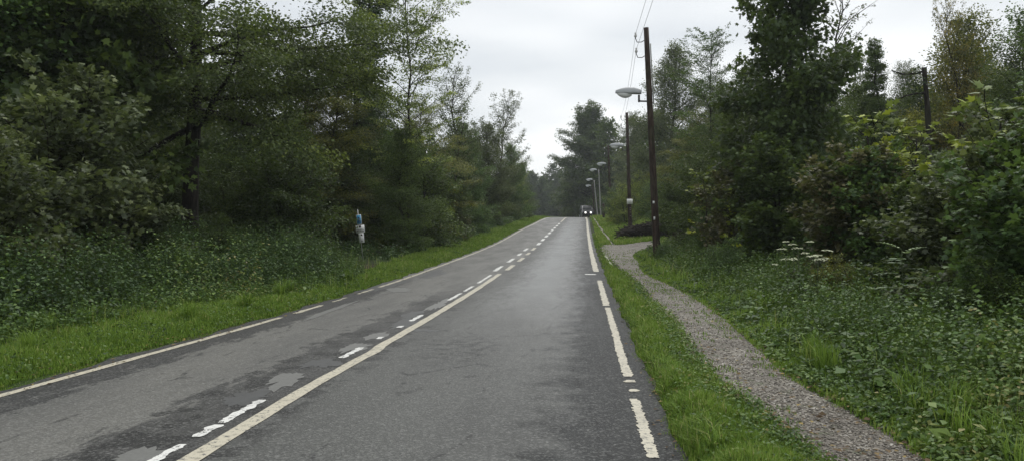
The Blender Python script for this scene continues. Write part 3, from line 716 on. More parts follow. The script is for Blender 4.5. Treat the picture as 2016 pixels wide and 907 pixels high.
# left verge
n_ = 190000; Y = sampleY(n_, 5.5, 110, 1.7); d = rng.random(n_)**1.1*(1.5+1.2*np.exp(-((Y-9)/4)**2)+1.4*ss(Y, 26, 40))
X = np.interp(Y, RY, rl) - .03 - d
pt = patchy(X, Y, .6)
grass_obj('verge_grass', X, Y, (.05+.16*pt**2*rng.random(len(X))+.07*rng.random(len(X)))*np.clip(d*2+.3, .4, 1.2), .006 + .0009*Y*rng.uniform(.7, 1.3, len(X)), rng,
          .32 + .28*pt + rng.normal(0, .19, len(X)) + (rng.random(len(X)) < .05)*.4, 'long bright green grass along the left edge of the road')
# far right verge and bank
n_ = 70000; Y = rng.uniform(40, 112, n_); d = .1 + rng.random(n_)*np.where(Y < 52, 5, 9.)
X = RX(Y) + .4 + d; k = np.abs(X - (RX(Y)+1.25-.01*(Y-45))) > .12; k &= (Y > 44.5) | (X > pr(np.minimum(Y, 45)))
X, Y = X[k], Y[k]; pt = patchy(X, Y, .5)
grass_obj('bank_grass', X, Y, .10+.22*pt*rng.random(len(X)), .03 + .0008*Y*rng.uniform(.7, 1.3, len(X)), rng, .45 + .28*pt + rng.normal(0, .15, len(X)) + (rng.random(len(X)) < .1)*.3, 'pale grass on the verge and bank around the distant lamp poles')

def weeds(name, X, Y, hgt, lps, ls, mat, label, cat, rng, stem=True, mound=None, flat=.55):
    n_ = len(X); z0 = tz(X, Y)
    lean = rng.normal(0, .16, (n_, 2))
    pid = np.repeat(np.arange(n_), lps); m_ = len(pid); t = rng.uniform(.12, 1.03, m_)
    h = hgt[pid]
    az = rng.uniform(0, 6.283, m_); rad = h*.22*(1.15-t)*rng.uniform(.2, 1.2, m_) + .02
    P = np.stack([X[pid] + lean[pid, 0]*h*t + np.cos(az)*rad, Y[pid] + lean[pid, 1]*h*t + np.sin(az)*rad, z0[pid] + h*t], 1)
    D = np.stack([np.cos(az), np.sin(az), rng.normal(-.15, .35, m_)], 1)
    Nn = UP*flat + rng.normal(0, 1, (m_, 3))*(1-flat)*.8
    S = ls[pid]*rng.uniform(.55, 1.3, m_)*(1.15-.45*t)
    ct = rng.normal(0, .15, n_) + .5*(patchy(X+3, Y, .33)-.5)
    v, f, ti = leaves(P, D, Nn, S, np.clip(.42 + ct[pid] + rng.normal(0, .13, m_), 0, 1), OVAL)
    fs = [f]
    if stem:
        s_ = .004 + .0003*Y
        b = np.stack([X, Y, z0-.02], 1); tp = np.stack([X+lean[:, 0]*hgt, Y+lean[:, 1]*hgt, z0+hgt], 1)
        a = np.stack([s_, s_*0, s_*0], 1); c_ = np.stack([s_*0, s_, s_*0], 1)
        sv = np.stack([b-a, b+a, tp, b-c_, b+c_], 1).reshape(-1, 3); k = np.arange(n_)*5 + len(v)
        fs.append(np.concatenate([np.stack([k, k+1, k+2], 1), np.stack([k+3, k+4, k+2], 1)]))
        v = np.concatenate([v, sv]); ti = np.concatenate([ti, np.full(n_*5, .35)])
    return tag(link(name, mk_mesh(name, v, fs, mat, ti)), label, cat, kind='stuff')
n_ = 1500; Y = sampleY(n_, 3.6, 24, 1.8); lo = np.interp(Y, RY, rr); X = lo + .1 + (pl(Y)-lo)*rng.random(n_)**.8
weeds('clover_patches', X, Y, rng.uniform(.05, .14, n_), 9, .035 + .001*Y, M['weed'], 'clover and plantain leaves in the strip of grass beside the path', 'undergrowth', rng, stem=False)
n_ = 1000; Y = sampleY(n_, 6, 40, 1.5); X = LX(Y) - .3 - 1.8*rng.random(n_)
weeds('verge_weeds', X, Y, rng.uniform(.08, .24, n_), 9, .04 + .001*Y, M['weed'], 'dandelion and dock leaves in the grass left of the road', 'undergrowth', rng, stem=False)
# brambles and nettles left
BX = herm(np.array([4, 8, 11.8, 14.7, 16.2, 17.4, 20, 23, 28, 34.]), np.array([-8.3, -7.2, -6.5, -6.1, -5.6, -5.1, -4.8, -5.0, -6.2, -7.5]))
n_ = 12500; Y = sampleY(n_, 6.5, 30, 1.25); d = rng.random(n_)**.9*5.2; X = BX(Y) - d
k = (patchy(X+4, Y, .4) > .22) | (rng.random(n_) < .2); X, Y, d = X[k], Y[k], d[k]; n_ = len(X)
hg = (.45 + .7*ss(d, 0, 1.0))*rng.uniform(.6, 1.15, n_)*(.55+.9*patchy(X, Y, .35))
weeds('bramble_thicket', X, Y, hg, 22, .085 + 0*Y, M['bramble'], 'dark green mass of brambles and nettles left of the road', 'undergrowth', rng)
n_ = 1000; Y = sampleY(n_, 7, 30, 1.3); d = rng.random(n_)*1.; X = BX(Y) + d*.7
k = X < LX(Y) - .7; X, Y = X[k], Y[k]
weeds('verge_weeds', X, Y, rng.uniform(.2, .5, len(X)), 12, .07 + 0*Y, M['weed'], 'lighter herbs fringing the brambles on the left verge', 'undergrowth', rng)
n_ = 5000; Y = rng.uniform(24, 108, n_); d = rng.random(n_)*5; X = LX(Y) - 2.2 - d; k = ~((np.abs(X+5.7) < .9) & (Y > 22) & (Y < 31.4)); X, Y, n_ = X[k], Y[k], int(k.sum())
weeds('verge_weeds', X, Y, rng.uniform(.25, .75, n_), 12, .08 + .001*Y, M['bramble'], 'tall dull herbs at the foot of the left treeline', 'undergrowth', rng)
# weeds right of the path
n_ = 13500; Y = sampleY(n_, 4.3, 40, 1.65); d = rng.random(n_)**1.15*(5+Y*.12); X = pr(Y) - .06 + d
k = ~((Y > 36) & (X < 9)) & ((patchy(X+9, Y, .5) > .3) | (rng.random(n_) < .25)); X, Y, d = X[k], Y[k], d[k]
hg = (.08 + .5*ss(d, .05, 1.6))*rng.uniform(.55, 1.25, len(X))*(.45+1.0*patchy(X, Y, .45))
weeds('path_weeds', X, Y, hg, 22, .052 + .001*Y, M['weed'], 'low green herbs and nettles right of the gravel path', 'undergrowth', rng)
n_ = 42000; Y = sampleY(n_, 4.2, 42, 1.8); d = rng.random(n_)**2.2*(.8+1.5*np.exp(-((Y-6)/3)**2)); X = pr(Y) - .14*rng.random(n_)**2 + d
k = ~((Y > 37) & (X < 9)); X, Y, d = X[k], Y[k], d[k]; pt = patchy(X, Y, .7)
grass_obj('path_grass', X, Y, (.05+.2*pt**2*rng.random(len(X))+.08*rng.random(len(X)))*np.clip(d*2+.4, .5, 1.2), .006 + .0008*Y, rng, .42 + .24*pt + rng.normal(0, .15, len(X)), 'tufted grass on the right border of the gravel path')
# taller mixed plants: nettles, dead stems, seeding grass, broad docks
n_ = 700; Y = sampleY(n_, 6, 34, 1.4); X = pr(Y) + .5 + rng.random(n_)*(3.5+.12*Y)
k = ~((Y > 36) & (X < 9)); X, Y = X[k], Y[k]
weeds('tall_nettles', X, Y, rng.uniform(.45, 1.0, len(X)), 34, .07 + 0*Y, M['weed'], 'tall nettles rising out of the herbs right of the path', 'undergrowth', rng)
n_ = 420; Y = sampleY(n_, 7, 26, 1.4); X = BX(Y) + .3 - rng.random(n_)*5
weeds('tall_nettles', X, Y, rng.uniform(.8, 1.5, n_), 40, .08 + 0*Y, M['weed'], 'tall nettles rising out of the brambles left of the road', 'undergrowth', rng)
n_ = 500; Y = np.concatenate([sampleY(250, 5, 22, 1.6), sampleY(250, 8, 26, 1.4)]); X = np.where(np.arange(n_) < 250, pr(Y) + .15 + rng.random(n_)*3, BX(Y) + .8 - rng.random(n_)*3)
weeds('broad_docks', X, Y, rng.uniform(.12, .4, n_), 9, .15 + 0*Y, M['weed'], 'broad leaved docks scattered in the herbs on both verges', 'undergrowth', rng, stem=False, flat=.75)
n_ = 1500; Y = np.concatenate([sampleY(900, 4.4, 34, 1.7), sampleY(600, 6.5, 40, 1.5)]); X = np.where(np.arange(n_) < 900, pr(Y) + .1 + rng.random(n_)*3.5, BX(Y) + 1.6 - rng.random(n_)*2.6)
X = np.where((np.arange(n_) >= 900), np.minimum(X, LX(Y)-.5), X)
grass_obj('seeding_grass', X, Y, rng.uniform(.2, .6, n_), .003 + .0004*Y, rng, .7 + rng.normal(0, .2, n_), 'tall pale seeding grass stems among the verge herbs', .9)
TU = []; 
for k in range(46):
    right = k < 34; Yc = float(sampleY(1, 4.6, 22, 1.7)[0]) if right else float(sampleY(1, 7, 22, 1.4)[0])
    Xc = float(pr(Yc)) + .25 + 2.2*rng.random() if right else float(LX(Yc)) - .8 - 1.6*rng.random()
    m_ = 130; a = rng.uniform(0, 6.28, m_); q = .10*np.sqrt(rng.random(m_)); TU.append((Xc + q*np.cos(a), Yc + q*np.sin(a)))
X = np.concatenate([t[0] for t in TU]); Y = np.concatenate([t[1] for t in TU])
grass_obj('grass_tufts', X, Y, rng.uniform(.2, .5, len(X)), .005 + .0006*Y, rng, .45 + rng.normal(0, .17, len(X)), 'arching tufts of long grass on both verges', 1.2)
# grass creeping onto the gravel, grass in the gaps of the herbs
n_ = 16000; Y = sampleY(n_, 4.2, 45, 1.5); sd_ = rng.random(n_) < .5; e = rng.random(n_)**2*(.22+.02*Y)
X = np.where(sd_, pl(Y) + e, pr(Y) - e); k = patchy(X*1.3, Y, .9) > .55; X, Y = X[k], Y[k]
grass_obj('creeping_grass', X, Y, rng.uniform(.02, .07, len(X)), .006 + .0006*Y, rng, .4 + rng.normal(0, .2, len(X)), 'short grass creeping onto both edges of the gravel path')
n_ = 60000; Y = sampleY(n_, 4.4, 34, 1.7); X = pr(Y) + .2 + rng.random(n_)*(4+.1*Y); k = (patchy(X+9, Y, .5) < .4) & ~((Y > 36) & (X < 9)); X, Y = X[k], Y[k]
grass_obj('herb_grass', X, Y, rng.uniform(.1, .38, len(X)), .006 + .0007*Y, rng, .5 + rng.normal(0, .2, len(X)), 'long grass filling the gaps between the herbs right of the path', 1.)
n_ = 9000; Y = sampleY(n_, 4.3, 24, 2.0); X = np.interp(Y, RY, rr) + .05 + .16*rng.random(n_); k = patchy(X*.2, Y*1.6, 1.) > .35; X, Y = X[k], Y[k]
grass_obj('edge_grass', X, Y, rng.uniform(.08, .22, len(X)), .005 + .0006*Y, rng, .4 + rng.normal(0, .22, len(X)) + (rng.random(len(X)) < .1)*.4, 'longer grass hanging over the right edge of the asphalt', 1.3)
# litter
n_ = 1500; Y = sampleY(n_, 4, 30, 1.6); w_ = rng.integers(0, 4, n_); e = np.abs(rng.normal(0, .35, n_))
X = np.choose(w_, [np.interp(Y, RY, rl) + .25 - e, np.interp(Y, RY, rr) - .12 + e, pl(Y) + e*.8, pr(Y) - e*.8])
zl = np.where((X > np.interp(Y, RY, rl)) & (X < np.interp(Y, RY, rr)), rz_(X, Y) + .012, tz(X, Y) + .045)
v, f, ti = leaves(np.stack([X, Y, zl], 1), np.stack([np.cos(Y*91), np.sin(Y*91), 0*Y], 1), UP + rng.normal(0, .25, (n_, 3)), rng.uniform(.03, .065, n_), rng.random(n_), OVAL)
M['litter'] = leafmat('litter', .1, .7, .2, [(0, (.05, .032, .018)), (.6, (.13, .085, .04)), (1, (.30, .23, .07))])
tag(link('fallen_leaves', mk_mesh('fallen_leaves', v, f, M['litter'], ti)), 'brown and yellow fallen leaves along road edge and path', 'leaf litter', kind='stuff')
# forest floor herbs both sides
n_ = 3500; Y = rng.uniform(10, 60, n_); X = np.where(rng.random(n_) < .5, LX(Y) - rng.uniform(9, 22, n_), RX(Y) + rng.uniform(7, 20, n_))
weeds('woodland_herbs', X, Y, rng.uniform(.2, .6, n_), 9, .11 + 0*Y, M['bramble'], 'shaded herbs covering the floor under the trees', 'undergrowth', rng)

# ------------------------------------------------------------------ hogweed, rowan
def hogweed(X, Y, h, label, seed, tilt=0.):
    r = np.random.default_rng(seed); z = float(tz(X, Y))
    t = thing('hogweed', (X, Y, z), label, 'plant', 'white flowering umbels by the path')
    g = Geo(); heads = []
    main = np.array([[0, 0, -.05], [tilt*.3, .01, h*.45], [tilt, .02, h*.86]])
    g.tube(main, [.012, .010, .007], 6)
    for k in range(r.integers(4, 6)):
        a = k*2.4 + r.random(); f = r.uniform(.35, .9); p0 = main[1] + (main[2]-main[1])*((f-.45)/.45)
        p1 = p0 + np.array([math.cos(a)*.16, math.sin(a)*.16, .18]); p2 = p1 + np.array([math.cos(a)*.06, math.sin(a)*.06, (h-p1[2])*r.uniform(.1, .95)+.02])
        g.tube(np.array([p0, p1, p2]), [.006, .005, .004], 5); heads.append((p2, r.uniform(.04, .075)))
    heads.append((main[2], .1))
    s_ = link('stem', g.mesh('hog_stem', M['stem'], True), t)
    for c, R in heads:
        n_ = 42; a = r.uniform(0, 6.28, n_); q = R*np.sqrt(r.random(n_))
        P = np.stack([c[0]+q*np.cos(a), c[1]+q*np.sin(a), c[2]+.05-.3*q*q/R+r.normal(0, .004, n_)], 1)
        v, f, ti = leaves(P, np.stack([np.cos(a), np.sin(a), a*0], 1), np.tile(UP, (n_, 1)) + r.normal(0, .15, (n_, 3)), np.full(n_, .034)*r.uniform(.7, 1.2, n_), MAPLE)
        hd = link('flower_head', mk_mesh('hog_head', v, f, M['petal']), t)
        gg = Geo()
        for k in range(0, n_, 4): gg.tube(np.array([c, P[k]-UP*.003]), [.0022, .0015], 3, cap=False)
        link('spoke', gg.mesh('hog_spoke', M['stem']), hd)
    n_ = 60; a = r.uniform(0, 6.28, n_); tt = r.uniform(.05, .55, n_); q = r.uniform(.05, .3, n_)*(1.1-tt)
    P = np.stack([q*np.cos(a), q*np.sin(a), tt*h], 1)
    v, f, ti = leaves(P, np.stack([np.cos(a), np.sin(a), -.3+a*0], 1), np.tile(UP, (n_, 1)) + r.normal(0, .3, (n_, 3)), r.uniform(.06, .13, n_), np.clip(.3+r.normal(0, .12, n_), 0, 1), MAPLE)
    link('foliage', mk_mesh('hog_leaf', v, f, M['weed'], ti), t)
_lv = leaves
def leaves(P, D, Nn, S, tint, tmpl=None):
    if tmpl is None: tmpl, tint = tint, np.full(len(P), .5)
    return _lv(P, D, Nn, S, tint, tmpl)
for u, Y, h, tilt, lb in ((1575, 14.0, 1.2, -.03, 'tallest white umbel plant with the widest flower heads, right of the path'), (1606, 13.4, 1.0, .06, 'white umbel plant leaning right, beside the tallest one'),
                          (1553, 14.6, .95, -.04, 'small white umbel plant left of the tallest one'),):
    hogweed(at(u, Y), Y, h, lb, int(u), tilt)
def rowan(X, Y, h, seed):
    r = np.random.default_rng(seed); z = float(tz(X, Y))
    t = thing('rowan_sapling', (X, Y, z), 'slim rowan sapling with paired leaflets standing in the herbs right of the path', 'sapling')
    g = Geo(); main = np.array([[.06, 0, -.05], [.03, .01, h*.4], [0, .02, h*.75], [-.02, 0, h]])
    g.tube(main, [.011, .009, .007, .003], 6)
    PP, DD, NN, SS, TT = [], [], [], [], []
    for k in range(15):
        f = .22 + .78*k/14; a = k*2.4 + .3; p0 = np.array([np.interp(f*h, main[:, 2], main[:, j]) for j in range(3)])
        L_ = .30*(1.15-.55*abs(f-.55)); d = np.array([math.cos(a), math.sin(a), .35+.4*(f > .9)]); d = nrm(d)
        pts = [p0]
        for q in range(6): d = nrm(d - UP*.09); pts.append(pts[-1] + d*L_/6)
        pts = np.array(pts); g.tube(pts, np.linspace(.003, .0015, 7), 4, cap=False)
        for q in range(1, 7):
            dd = nrm(pts[q]-pts[q-1]); sd = nrm(np.cross(dd, UP))
            for s in (-1, 1): PP.append(pts[q]); DD.append(sd*s + dd*.35); NN.append(UP + r.normal(0, .2, 3)); SS.append(.11*r.uniform(.85, 1.1)*(1-.06*abs(q-3))); TT.append(.35+.45*(f > .9)+r.normal(0, .08))
    ov = (np.array([[0, 0, 0], [.3, .17, .01], [.75, .15, 0], [1, 0, -.04], [.75, -.15, 0], [.3, -.17, .01]]), np.array([[5, 4, 3, 2, 1, 0]]))
    link('stem', g.mesh('rowan_stem', M['stem'], True), t)
    v, f, ti = leaves(np.array(PP), np.array(DD), np.array(NN), np.array(SS), np.clip(TT, 0, 1), ov)
    c = link('foliage', mk_mesh('rowan_leaf', v, f, M['leaf'], ti), t); c.color = (.2, .27, .16, 1)
rowan(at(1778, 10.2), 10.2, 1.16, 4)

# ------------------------------------------------------------------ street lamps on poles, wires
def lamp_head_mesh():
    n1, n2 = 16, 14; V = []
    L_ = .98
    for i in range(n1):
        s = i/(n1-1); w = .155*(math.sin(math.pi*min(1, s*.86+.14)**.85))**.55 if 0 < s < 1 else .02
        w = max(w, .025); x = -L_*s
        top = .19*math.sin(math.pi*(s*.82+.12))**.8 + .06
        for j in range(n2):
            a = math.pi*j/(n2-1)
            V.append((x, w*math.cos(a), top*math.sin(a) - .06*s + (.015 if s < .35 else 0)))
    V = np.array(V); F = []
    for i in range(n1-1):
        for j in range(n2-1): F.append((i*n2+j, (i+1)*n2+j, (i+1)*n2+j+1, i*n2+j+1))
        F.append((i*n2+n2-1, (i+1)*n2+n2-1, (i+1)*n2, i*n2))
    return mk_mesh('lamp_housing', V, np.array(F), M['lamp_grey'], smooth=True)
def bowl_mesh():
    n1, n2 = 14, 10; V = []
    for i in range(n1):
        s = i/(n1-1); x = -.36 - .56*s; w = .135*math.sin(math.pi*np.clip(s*.9+.07, 0, 1))**.6; dp = .17*math.sin(math.pi*np.clip(s*.85+.12, 0, 1))**.8
        for j in range(n2):
            a = math.pi + math.pi*j/(n2-1); V.append((x, w*math.cos(a), dp*math.sin(a) - .062*(.4+.56*s) + .008))
    F = [(i*n2+j, i*n2+j+1, (i+1)*n2+j+1, (i+1)*n2+j) for i in range(n1-1) for j in range(n2-1)]
    return mk_mesh('lamp_bowl', np.array(V), np.array(F), M['lamp_bowl'], smooth=True)
HEAD, BOWL = lamp_head_mesh(), bowl_mesh()
LABS = ['tall near wooden pole with street lamp and two insulators beside the path', 'second wooden lamp pole, carrying a white plate low on its shaft', 'third dark lamp pole beside the bushy bank',
        'pale grey lamp post just before the crest', 'leaning grey lamp post with its head below the pale post lamp', 'farthest and lowest lamp, on a dark post beyond the crest']
WIRE_AT = []
def lamp_pole(k, X, Y, H, lean, lh, wood=True, sc=1.):
    z = float(tz(X, Y))
    t = thing('lamp_post', (X, Y, z), LABS[k], 'street lamp', 'street lamps on poles right of the road')
    ax = lambda h: np.array([lean[0]*h/H, lean[1]*h/H, h])
    g = Geo(); hs = np.linspace(-.4, H, 9); r0, r1 = (.15, .095) if wood else (.11, .06)
    g.tube(np.array([ax(h) for h in hs]), np.linspace(r0, r1, 9), 14)
    link('pole', g.mesh('pole', M['pole_wood' if wood else 'pole_grey'], True), t)
    rr_ = r0 + (r1-r0)*lh/H
    # bracket: short horizontal arm and upright spigot that carries the head
    g = Geo(); b = ax(lh)
    g.tube(np.array([b, b+[-rr_-.30, 0, .01]]), .032, 8); g.tube(np.array([b+[-rr_-.29, 0, -.03], b+[-rr_-.29, 0, .24]]), .04, 8)
    br = link('bracket', g.mesh('bracket', M['dark_steel'], True), t)
    hd = link('lamp_head', HEAD, t, Vector(b + np.array([-rr_-.20, 0, .26]))); hd.rotation_euler = (0, R_(6), 0)
    link('diffuser', BOWL, hd)
    if k < 3:
        for q, (hh, side) in enumerate(((H-.42, 1), (H-1.0, 1))):
            g = Geo(); c = ax(hh)
            g.tube(np.array([c, c+[-.2, 0, -.12], c+[-.36, 0, -.12], c+[-.42, 0, .02], c+[-.42, 0, .06]]), .016, 6)
            hk = link('insulator_hook', g.mesh('hook', M['dark_steel']), t)
            g = Geo(); c2 = c + np.array([-.42, 0, .06])
            g.tube(np.array([c2, c2+[0, 0, .03], c2+[0, 0, .09], c2+[0, 0, .12], c2+[0, 0, .17]]), [.03, .055, .05, .03, .045], 10)
            link('insulator', g.mesh('insulator', M['ceramic'], True), hk)
            WIRE_AT.append((k, q, Vector((X, Y, z)) + Vector(c2) + Vector((0, 0, .12))))
    if k == 0:
        g = Geo(); g.tube(np.array([ax(h) + [.03+r0 + (r1-r0)*h/H, -.02, 0] for h in np.linspace(lh-.1, H-.6, 6)]), .022, 6)
        link('cable_conduit', g.mesh('conduit', M['pole_grey'], True), t)
        for hh, w_, h_ in ((2.15, .07, .09), (1.55, .06, .11)):
            g = Geo(); c = ax(hh); g.box(c + [-.06, -(r0+(r1-r0)*hh/H)-.004, 0], (w_, .012, h_)); link('tag', g.mesh('tag', M['white_plate']), t)
    if k == 1:
        g = Geo(); c = ax(2.2); g.box(c + [-.0, -.155, 0], (.40, .02, .36)); pt = link('notice_plate', bevel(link('x', g.mesh('plate', M['white_plate'])), .006).data, t)
        bpy.data.objects.remove(bpy.data.objects['x'])
        g = Geo()
        for q in range(4): g.box(c + [-.02*(q % 2), -.167, .09-.055*q], (.26-.05*(q % 2), .004, .012))
        link('print', g.mesh('print', M['pole_grey']), pt)
        for hh in (1.75, 1.62, 1.45, 1.2):
            g = Geo(); c = ax(hh); g.box(c + [.02, -.147, 0], (.05, .01, .05)); link('tag', g.mesh('tag', M['pole_grey']), t)
    return t
lamp_pole(0, at(1294, 30), 30, 8.72, (-.42, 0), 5.95)
lamp_pole(1, at(1241, 56), 56, 8.45, (-.25, 0), 5.8)
lamp_pole(2, at(1203, 84), 84, 7.9, (-.3, 0), 5.6)
lamp_pole(3, at(1183, 107), 107, 6.3, (-.3, 0), 5.9, False)
lamp_pole(4, at(1177, 124), 124, 5.9, (-.6, 0), 5.6, False)
lamp_pole(5, at(1171, 141), 141, 6.2, (-.4, 0), 5.5, True)
def wire(a, b, sag, label):
    g = Geo(); t = np.linspace(0, 1, 24)[:, None]
    p = np.array(a)[None]*(1-t) + np.array(b)[None]*t; p[:, 2] -= (4*t*(1-t)*sag)[:, 0]
    g.tube(p, .006, 5)
    tag(link('overhead_wire', g.mesh('wire', M['wire'])), label, 'wire', 'overhead wires strung along the poles')
W = {(k, q): p for k, q, p in WIRE_AT}
for q, wd in ((0, 'upper'), (1, 'lower')):
    a = W[(0, q)]; wire(a, Vector((a.x-.09*52, a.y-52, a.z-.4)), .35, f'{wd} wire from the near pole out over the top of the picture')
    wire(a, W[(1, q)], .55, f'{wd} wire between the near pole and the second pole')
    wire(W[(1, q)], W[(2, q)], .45, f'{wd} wire between the second pole and the third pole')

# short dark post by the third pole
Y = 92; X = at(1189, Y); t = thing('marker_post', (X, Y, float(tz(X, Y))), 'short dark weathered post left of the third pole', 'post')
g = Geo(); g.tube(np.array([[0, 0, -.2], [-.03, 0, .9], [-.05, 0, 1.7]]), [.16, .15, .13], 10); link('shaft', g.mesh('shaft', M['pole_wood'], True), t)
g = Geo(); g.tube(np.array([[-.05, 0, 1.7], [-.05, 0, 1.74]]), [.145, .12], 10); link('cap', g.mesh('cap', M['dark_steel'], True), t)

# ------------------------------------------------------------------ trail sign on the left verge
Y = 31.; X = at(715, Y); z = float(tz(X, Y))
t = thing('sign_post', (X, Y, z), 'leaning thin post with a blue plate above two white trail signs', 'sign')
H = 2.0; tl = -.22; th = math.atan2(tl, H)
rot = np.array([[math.cos(th), 0, math.sin(th)], [0, 1, 0], [-math.sin(th), 0, math.cos(th)]])
pos = lambda h, dx=0, dy=0: np.array([tl*h/H, 0, h]) + rot @ np.array([dx, dy, 0])
g = Geo(); g.tube(np.array([pos(-.3), pos(1.), pos(H)]), .017, 8); link('post', g.mesh('post', M['steel'], True), t)
def plate(name, h, dx, w, hh, mat):
    g = Geo(); g.box(pos(h, dx, -.03), (w, .012, hh), rot); return link(name, g.mesh(name, mat), t)
def mark(par, h, dx, w, hh, mat, name='print'):
    g = Geo(); g.box(pos(h, dx, -.039), (w, .004, hh), rot); return link(name, g.mesh(name, mat), par)
p1 = plate('blue_sign', 1.60, .02, .19, .38, M['white_plate'])
mark(p1, 1.60, .02, .165, .345, M['blue_plate'], 'blue_field')
g = Geo()
for dh, w in ((.075, .06), (.02, .075), (-.04, .1), (-.09, .12)): g.box(pos(1.6+dh, .02, -.042), (w, .003, .052), rot)
link('figure', g.mesh('figure', M['blue_dark']), p1)
p2 = plate('trail_sign', 1.24, .03, .34, .29, M['white_plate'])
mark(p2, 1.325, .03, .085, .085, M['black_print'], 'symbol')
g = Geo()
rs = random.Random(2)
for row, wd in ((1.22, .18), (1.165, .26)):
    x = .03-wd/2
    while x < .03+wd/2: w = rs.uniform(.012, .024); g.box(pos(row, x, -.039), (w, .004, rs.uniform(.022, .032)), rot); x += w+.008
link('lettering', g.mesh('lettering', M['black_print']), p2)
p3 = plate('route_sign', .90, .04, .2, .38, M['white_plate'])
mark(p3, 1.01, .05, .06, .06, M['black_print'], 'symbol')
g = Geo(); g.box(pos(.78, .045, -.039), (.03, .004, .05), rot); g.box(pos(.76, .055, -.039), (.045, .004, .012), rot); link('mark', g.mesh('mark', M['black_print']), p3)

# ------------------------------------------------------------------ broken pole on the right, brush heap
Y = 30; X = at(1832, Y); z = float(tz(X, Y)); top = 1.6 + (453-133)/1568*Y - z
t = thing('broken_trunk', (X, Y, z), 'bare snapped off trunk standing like a pole right of the ivy choked trunk', 'dead tree')
g = Geo(); hs = np.linspace(-.3, top, 12); g.tube(np.stack([-.22*(hs/top)**2 + .02*np.sin(hs*1.7), 0*hs, hs], 1), np.linspace(.13, .085, 12) + .012*np.sin(hs*3.), 10)
link('trunk', g.mesh('snag', M['bark'], True), t)
for h0, pts in ((top-.12, [(-.3, 0, -.10), (-.8, .05, -.12), (-1.2, .1, .02)]), (top-.95, [(-.35, 0, -.02), (-.8, 0, -.12), (-1.35, .1, -.42)]), (top*.6, [(.2, 0, .3), (.5, .1, .75)])):
    g = Geo(); b = np.array([-.22*(h0/top)**2, 0, h0]); P = np.array([b] + [b + np.array(p) for p in pts]); g.tube(P, np.linspace(.045, .022, len(P)), 6)
    link('branch', g.mesh('branch', M['bark'], True), t)
r = np.random.default_rng(4); n_ = 220
P = np.array([-.22, 0, top-.6]) + r.normal(0, 1, (n_, 3))*[.22, .12, .3] + [-.35, 0, 0]
v, f, ti = leaves(P, r.normal(0, 1, (n_, 3)), r.normal(0, 1, (n_, 3)), r.uniform(.09, .16, n_), np.full(n_, .4), OVAL)
c = link('ivy', mk_mesh('snag_ivy', v, f, M['leaf'], ti), t); c.color = (*G_['ivy'], 1)
def brush(X, Y, L_, H, W_, n_, seed, label):
    r = np.random.default_rng(seed); z = float(tz(X, Y)); g = Geo()
    for k in range(n_):
        u = r.uniform(-1, 1); hmax = H*math.sqrt(max(0, 1-u*u))
        c = np.array([u*L_/2, r.uniform(-1, 1)*W_/2, r.uniform(.02, 1)*hmax]); a = r.normal(0, .6) + (math.pi if r.random() < .5 else 0); l = r.uniform(.3, .95)
        d = np.array([math.cos(a), math.sin(a), r.normal(0, .35)])*l/2
        g.tube(np.array([c-d, c+r.normal(0, .05, 3), c+d]), [.025, .02, .008], 4, cap=False)
    o = link('brush_heap', g.mesh('brush', M['twig']), loc=(X, Y, z)); return tag(o, label, 'brush heap', 'heaps of cut branches')
brush(at(1325, 49), 49, 6.6, .8, 1.8, 1500, 1, 'long dark brown heap of cut branches behind the lamp poles')
brush(at(1352, 41), 41, 1.4, .5, 1., 380, 2, 'small dark heap of branches right of the near lamp pole')

# ------------------------------------------------------------------ oncoming dark van beyond the crest
Y = 141.; X = at(1154.5, Y); z = float(tz(X, Y)) if abs(X-float(CX(Y))) > 3.4 else float(zr(Y))
t = thing('dark_van', (X, Y, z + .08), 'dark van with both headlights lit coming over the crest', 'van', rz=.04)
prof = [(-2.3, .35), (-2.3, 1.0), (-2.2, 1.15), (-1.35, 1.3), (-.55, 2.08), (-.3, 2.15), (2.3, 2.15), (2.4, 1.9), (2.4, .35)]
g = Geo(); n_ = len(prof); w = .97
v = [(s*w*(.93 if zz > 1.4 else 1), y_, zz) for s in (-1, 1) for y_, zz in prof]
g.add(v, [[i, (i+1) % n_, n_+(i+1) % n_, n_+i] for i in range(n_)]); g.f[n_] = [np.array([list(range(n_))[::-1], list(range(n_, 2*n_))])]
body = bevel(link('body', g.mesh('van_body', M['car_paint']), t), .05, 3)
a = np.array([-1.30, 1.36]); b = np.array([-.62, 2.02]); nrm2 = np.array([-.66, .68])*.012
g = Geo(); g.add([(-.82, a[0]+nrm2[0], a[1]+nrm2[1]), (.82, a[0]+nrm2[0], a[1]+nrm2[1]), (.74, b[0]+nrm2[0], b[1]+nrm2[1]), (-.74, b[0]+nrm2[0], b[1]+nrm2[1]),
                  (-.82, a[0], a[1]), (.82, a[0], a[1]), (.74, b[0], b[1]), (-.74, b[0], b[1])], [[0, 1, 2, 3], [0, 4, 5, 1], [1, 5, 6, 2], [2, 6, 7, 3], [3, 7, 4, 0]])
link('windscreen', g.mesh('windscreen', M['glass']), t)
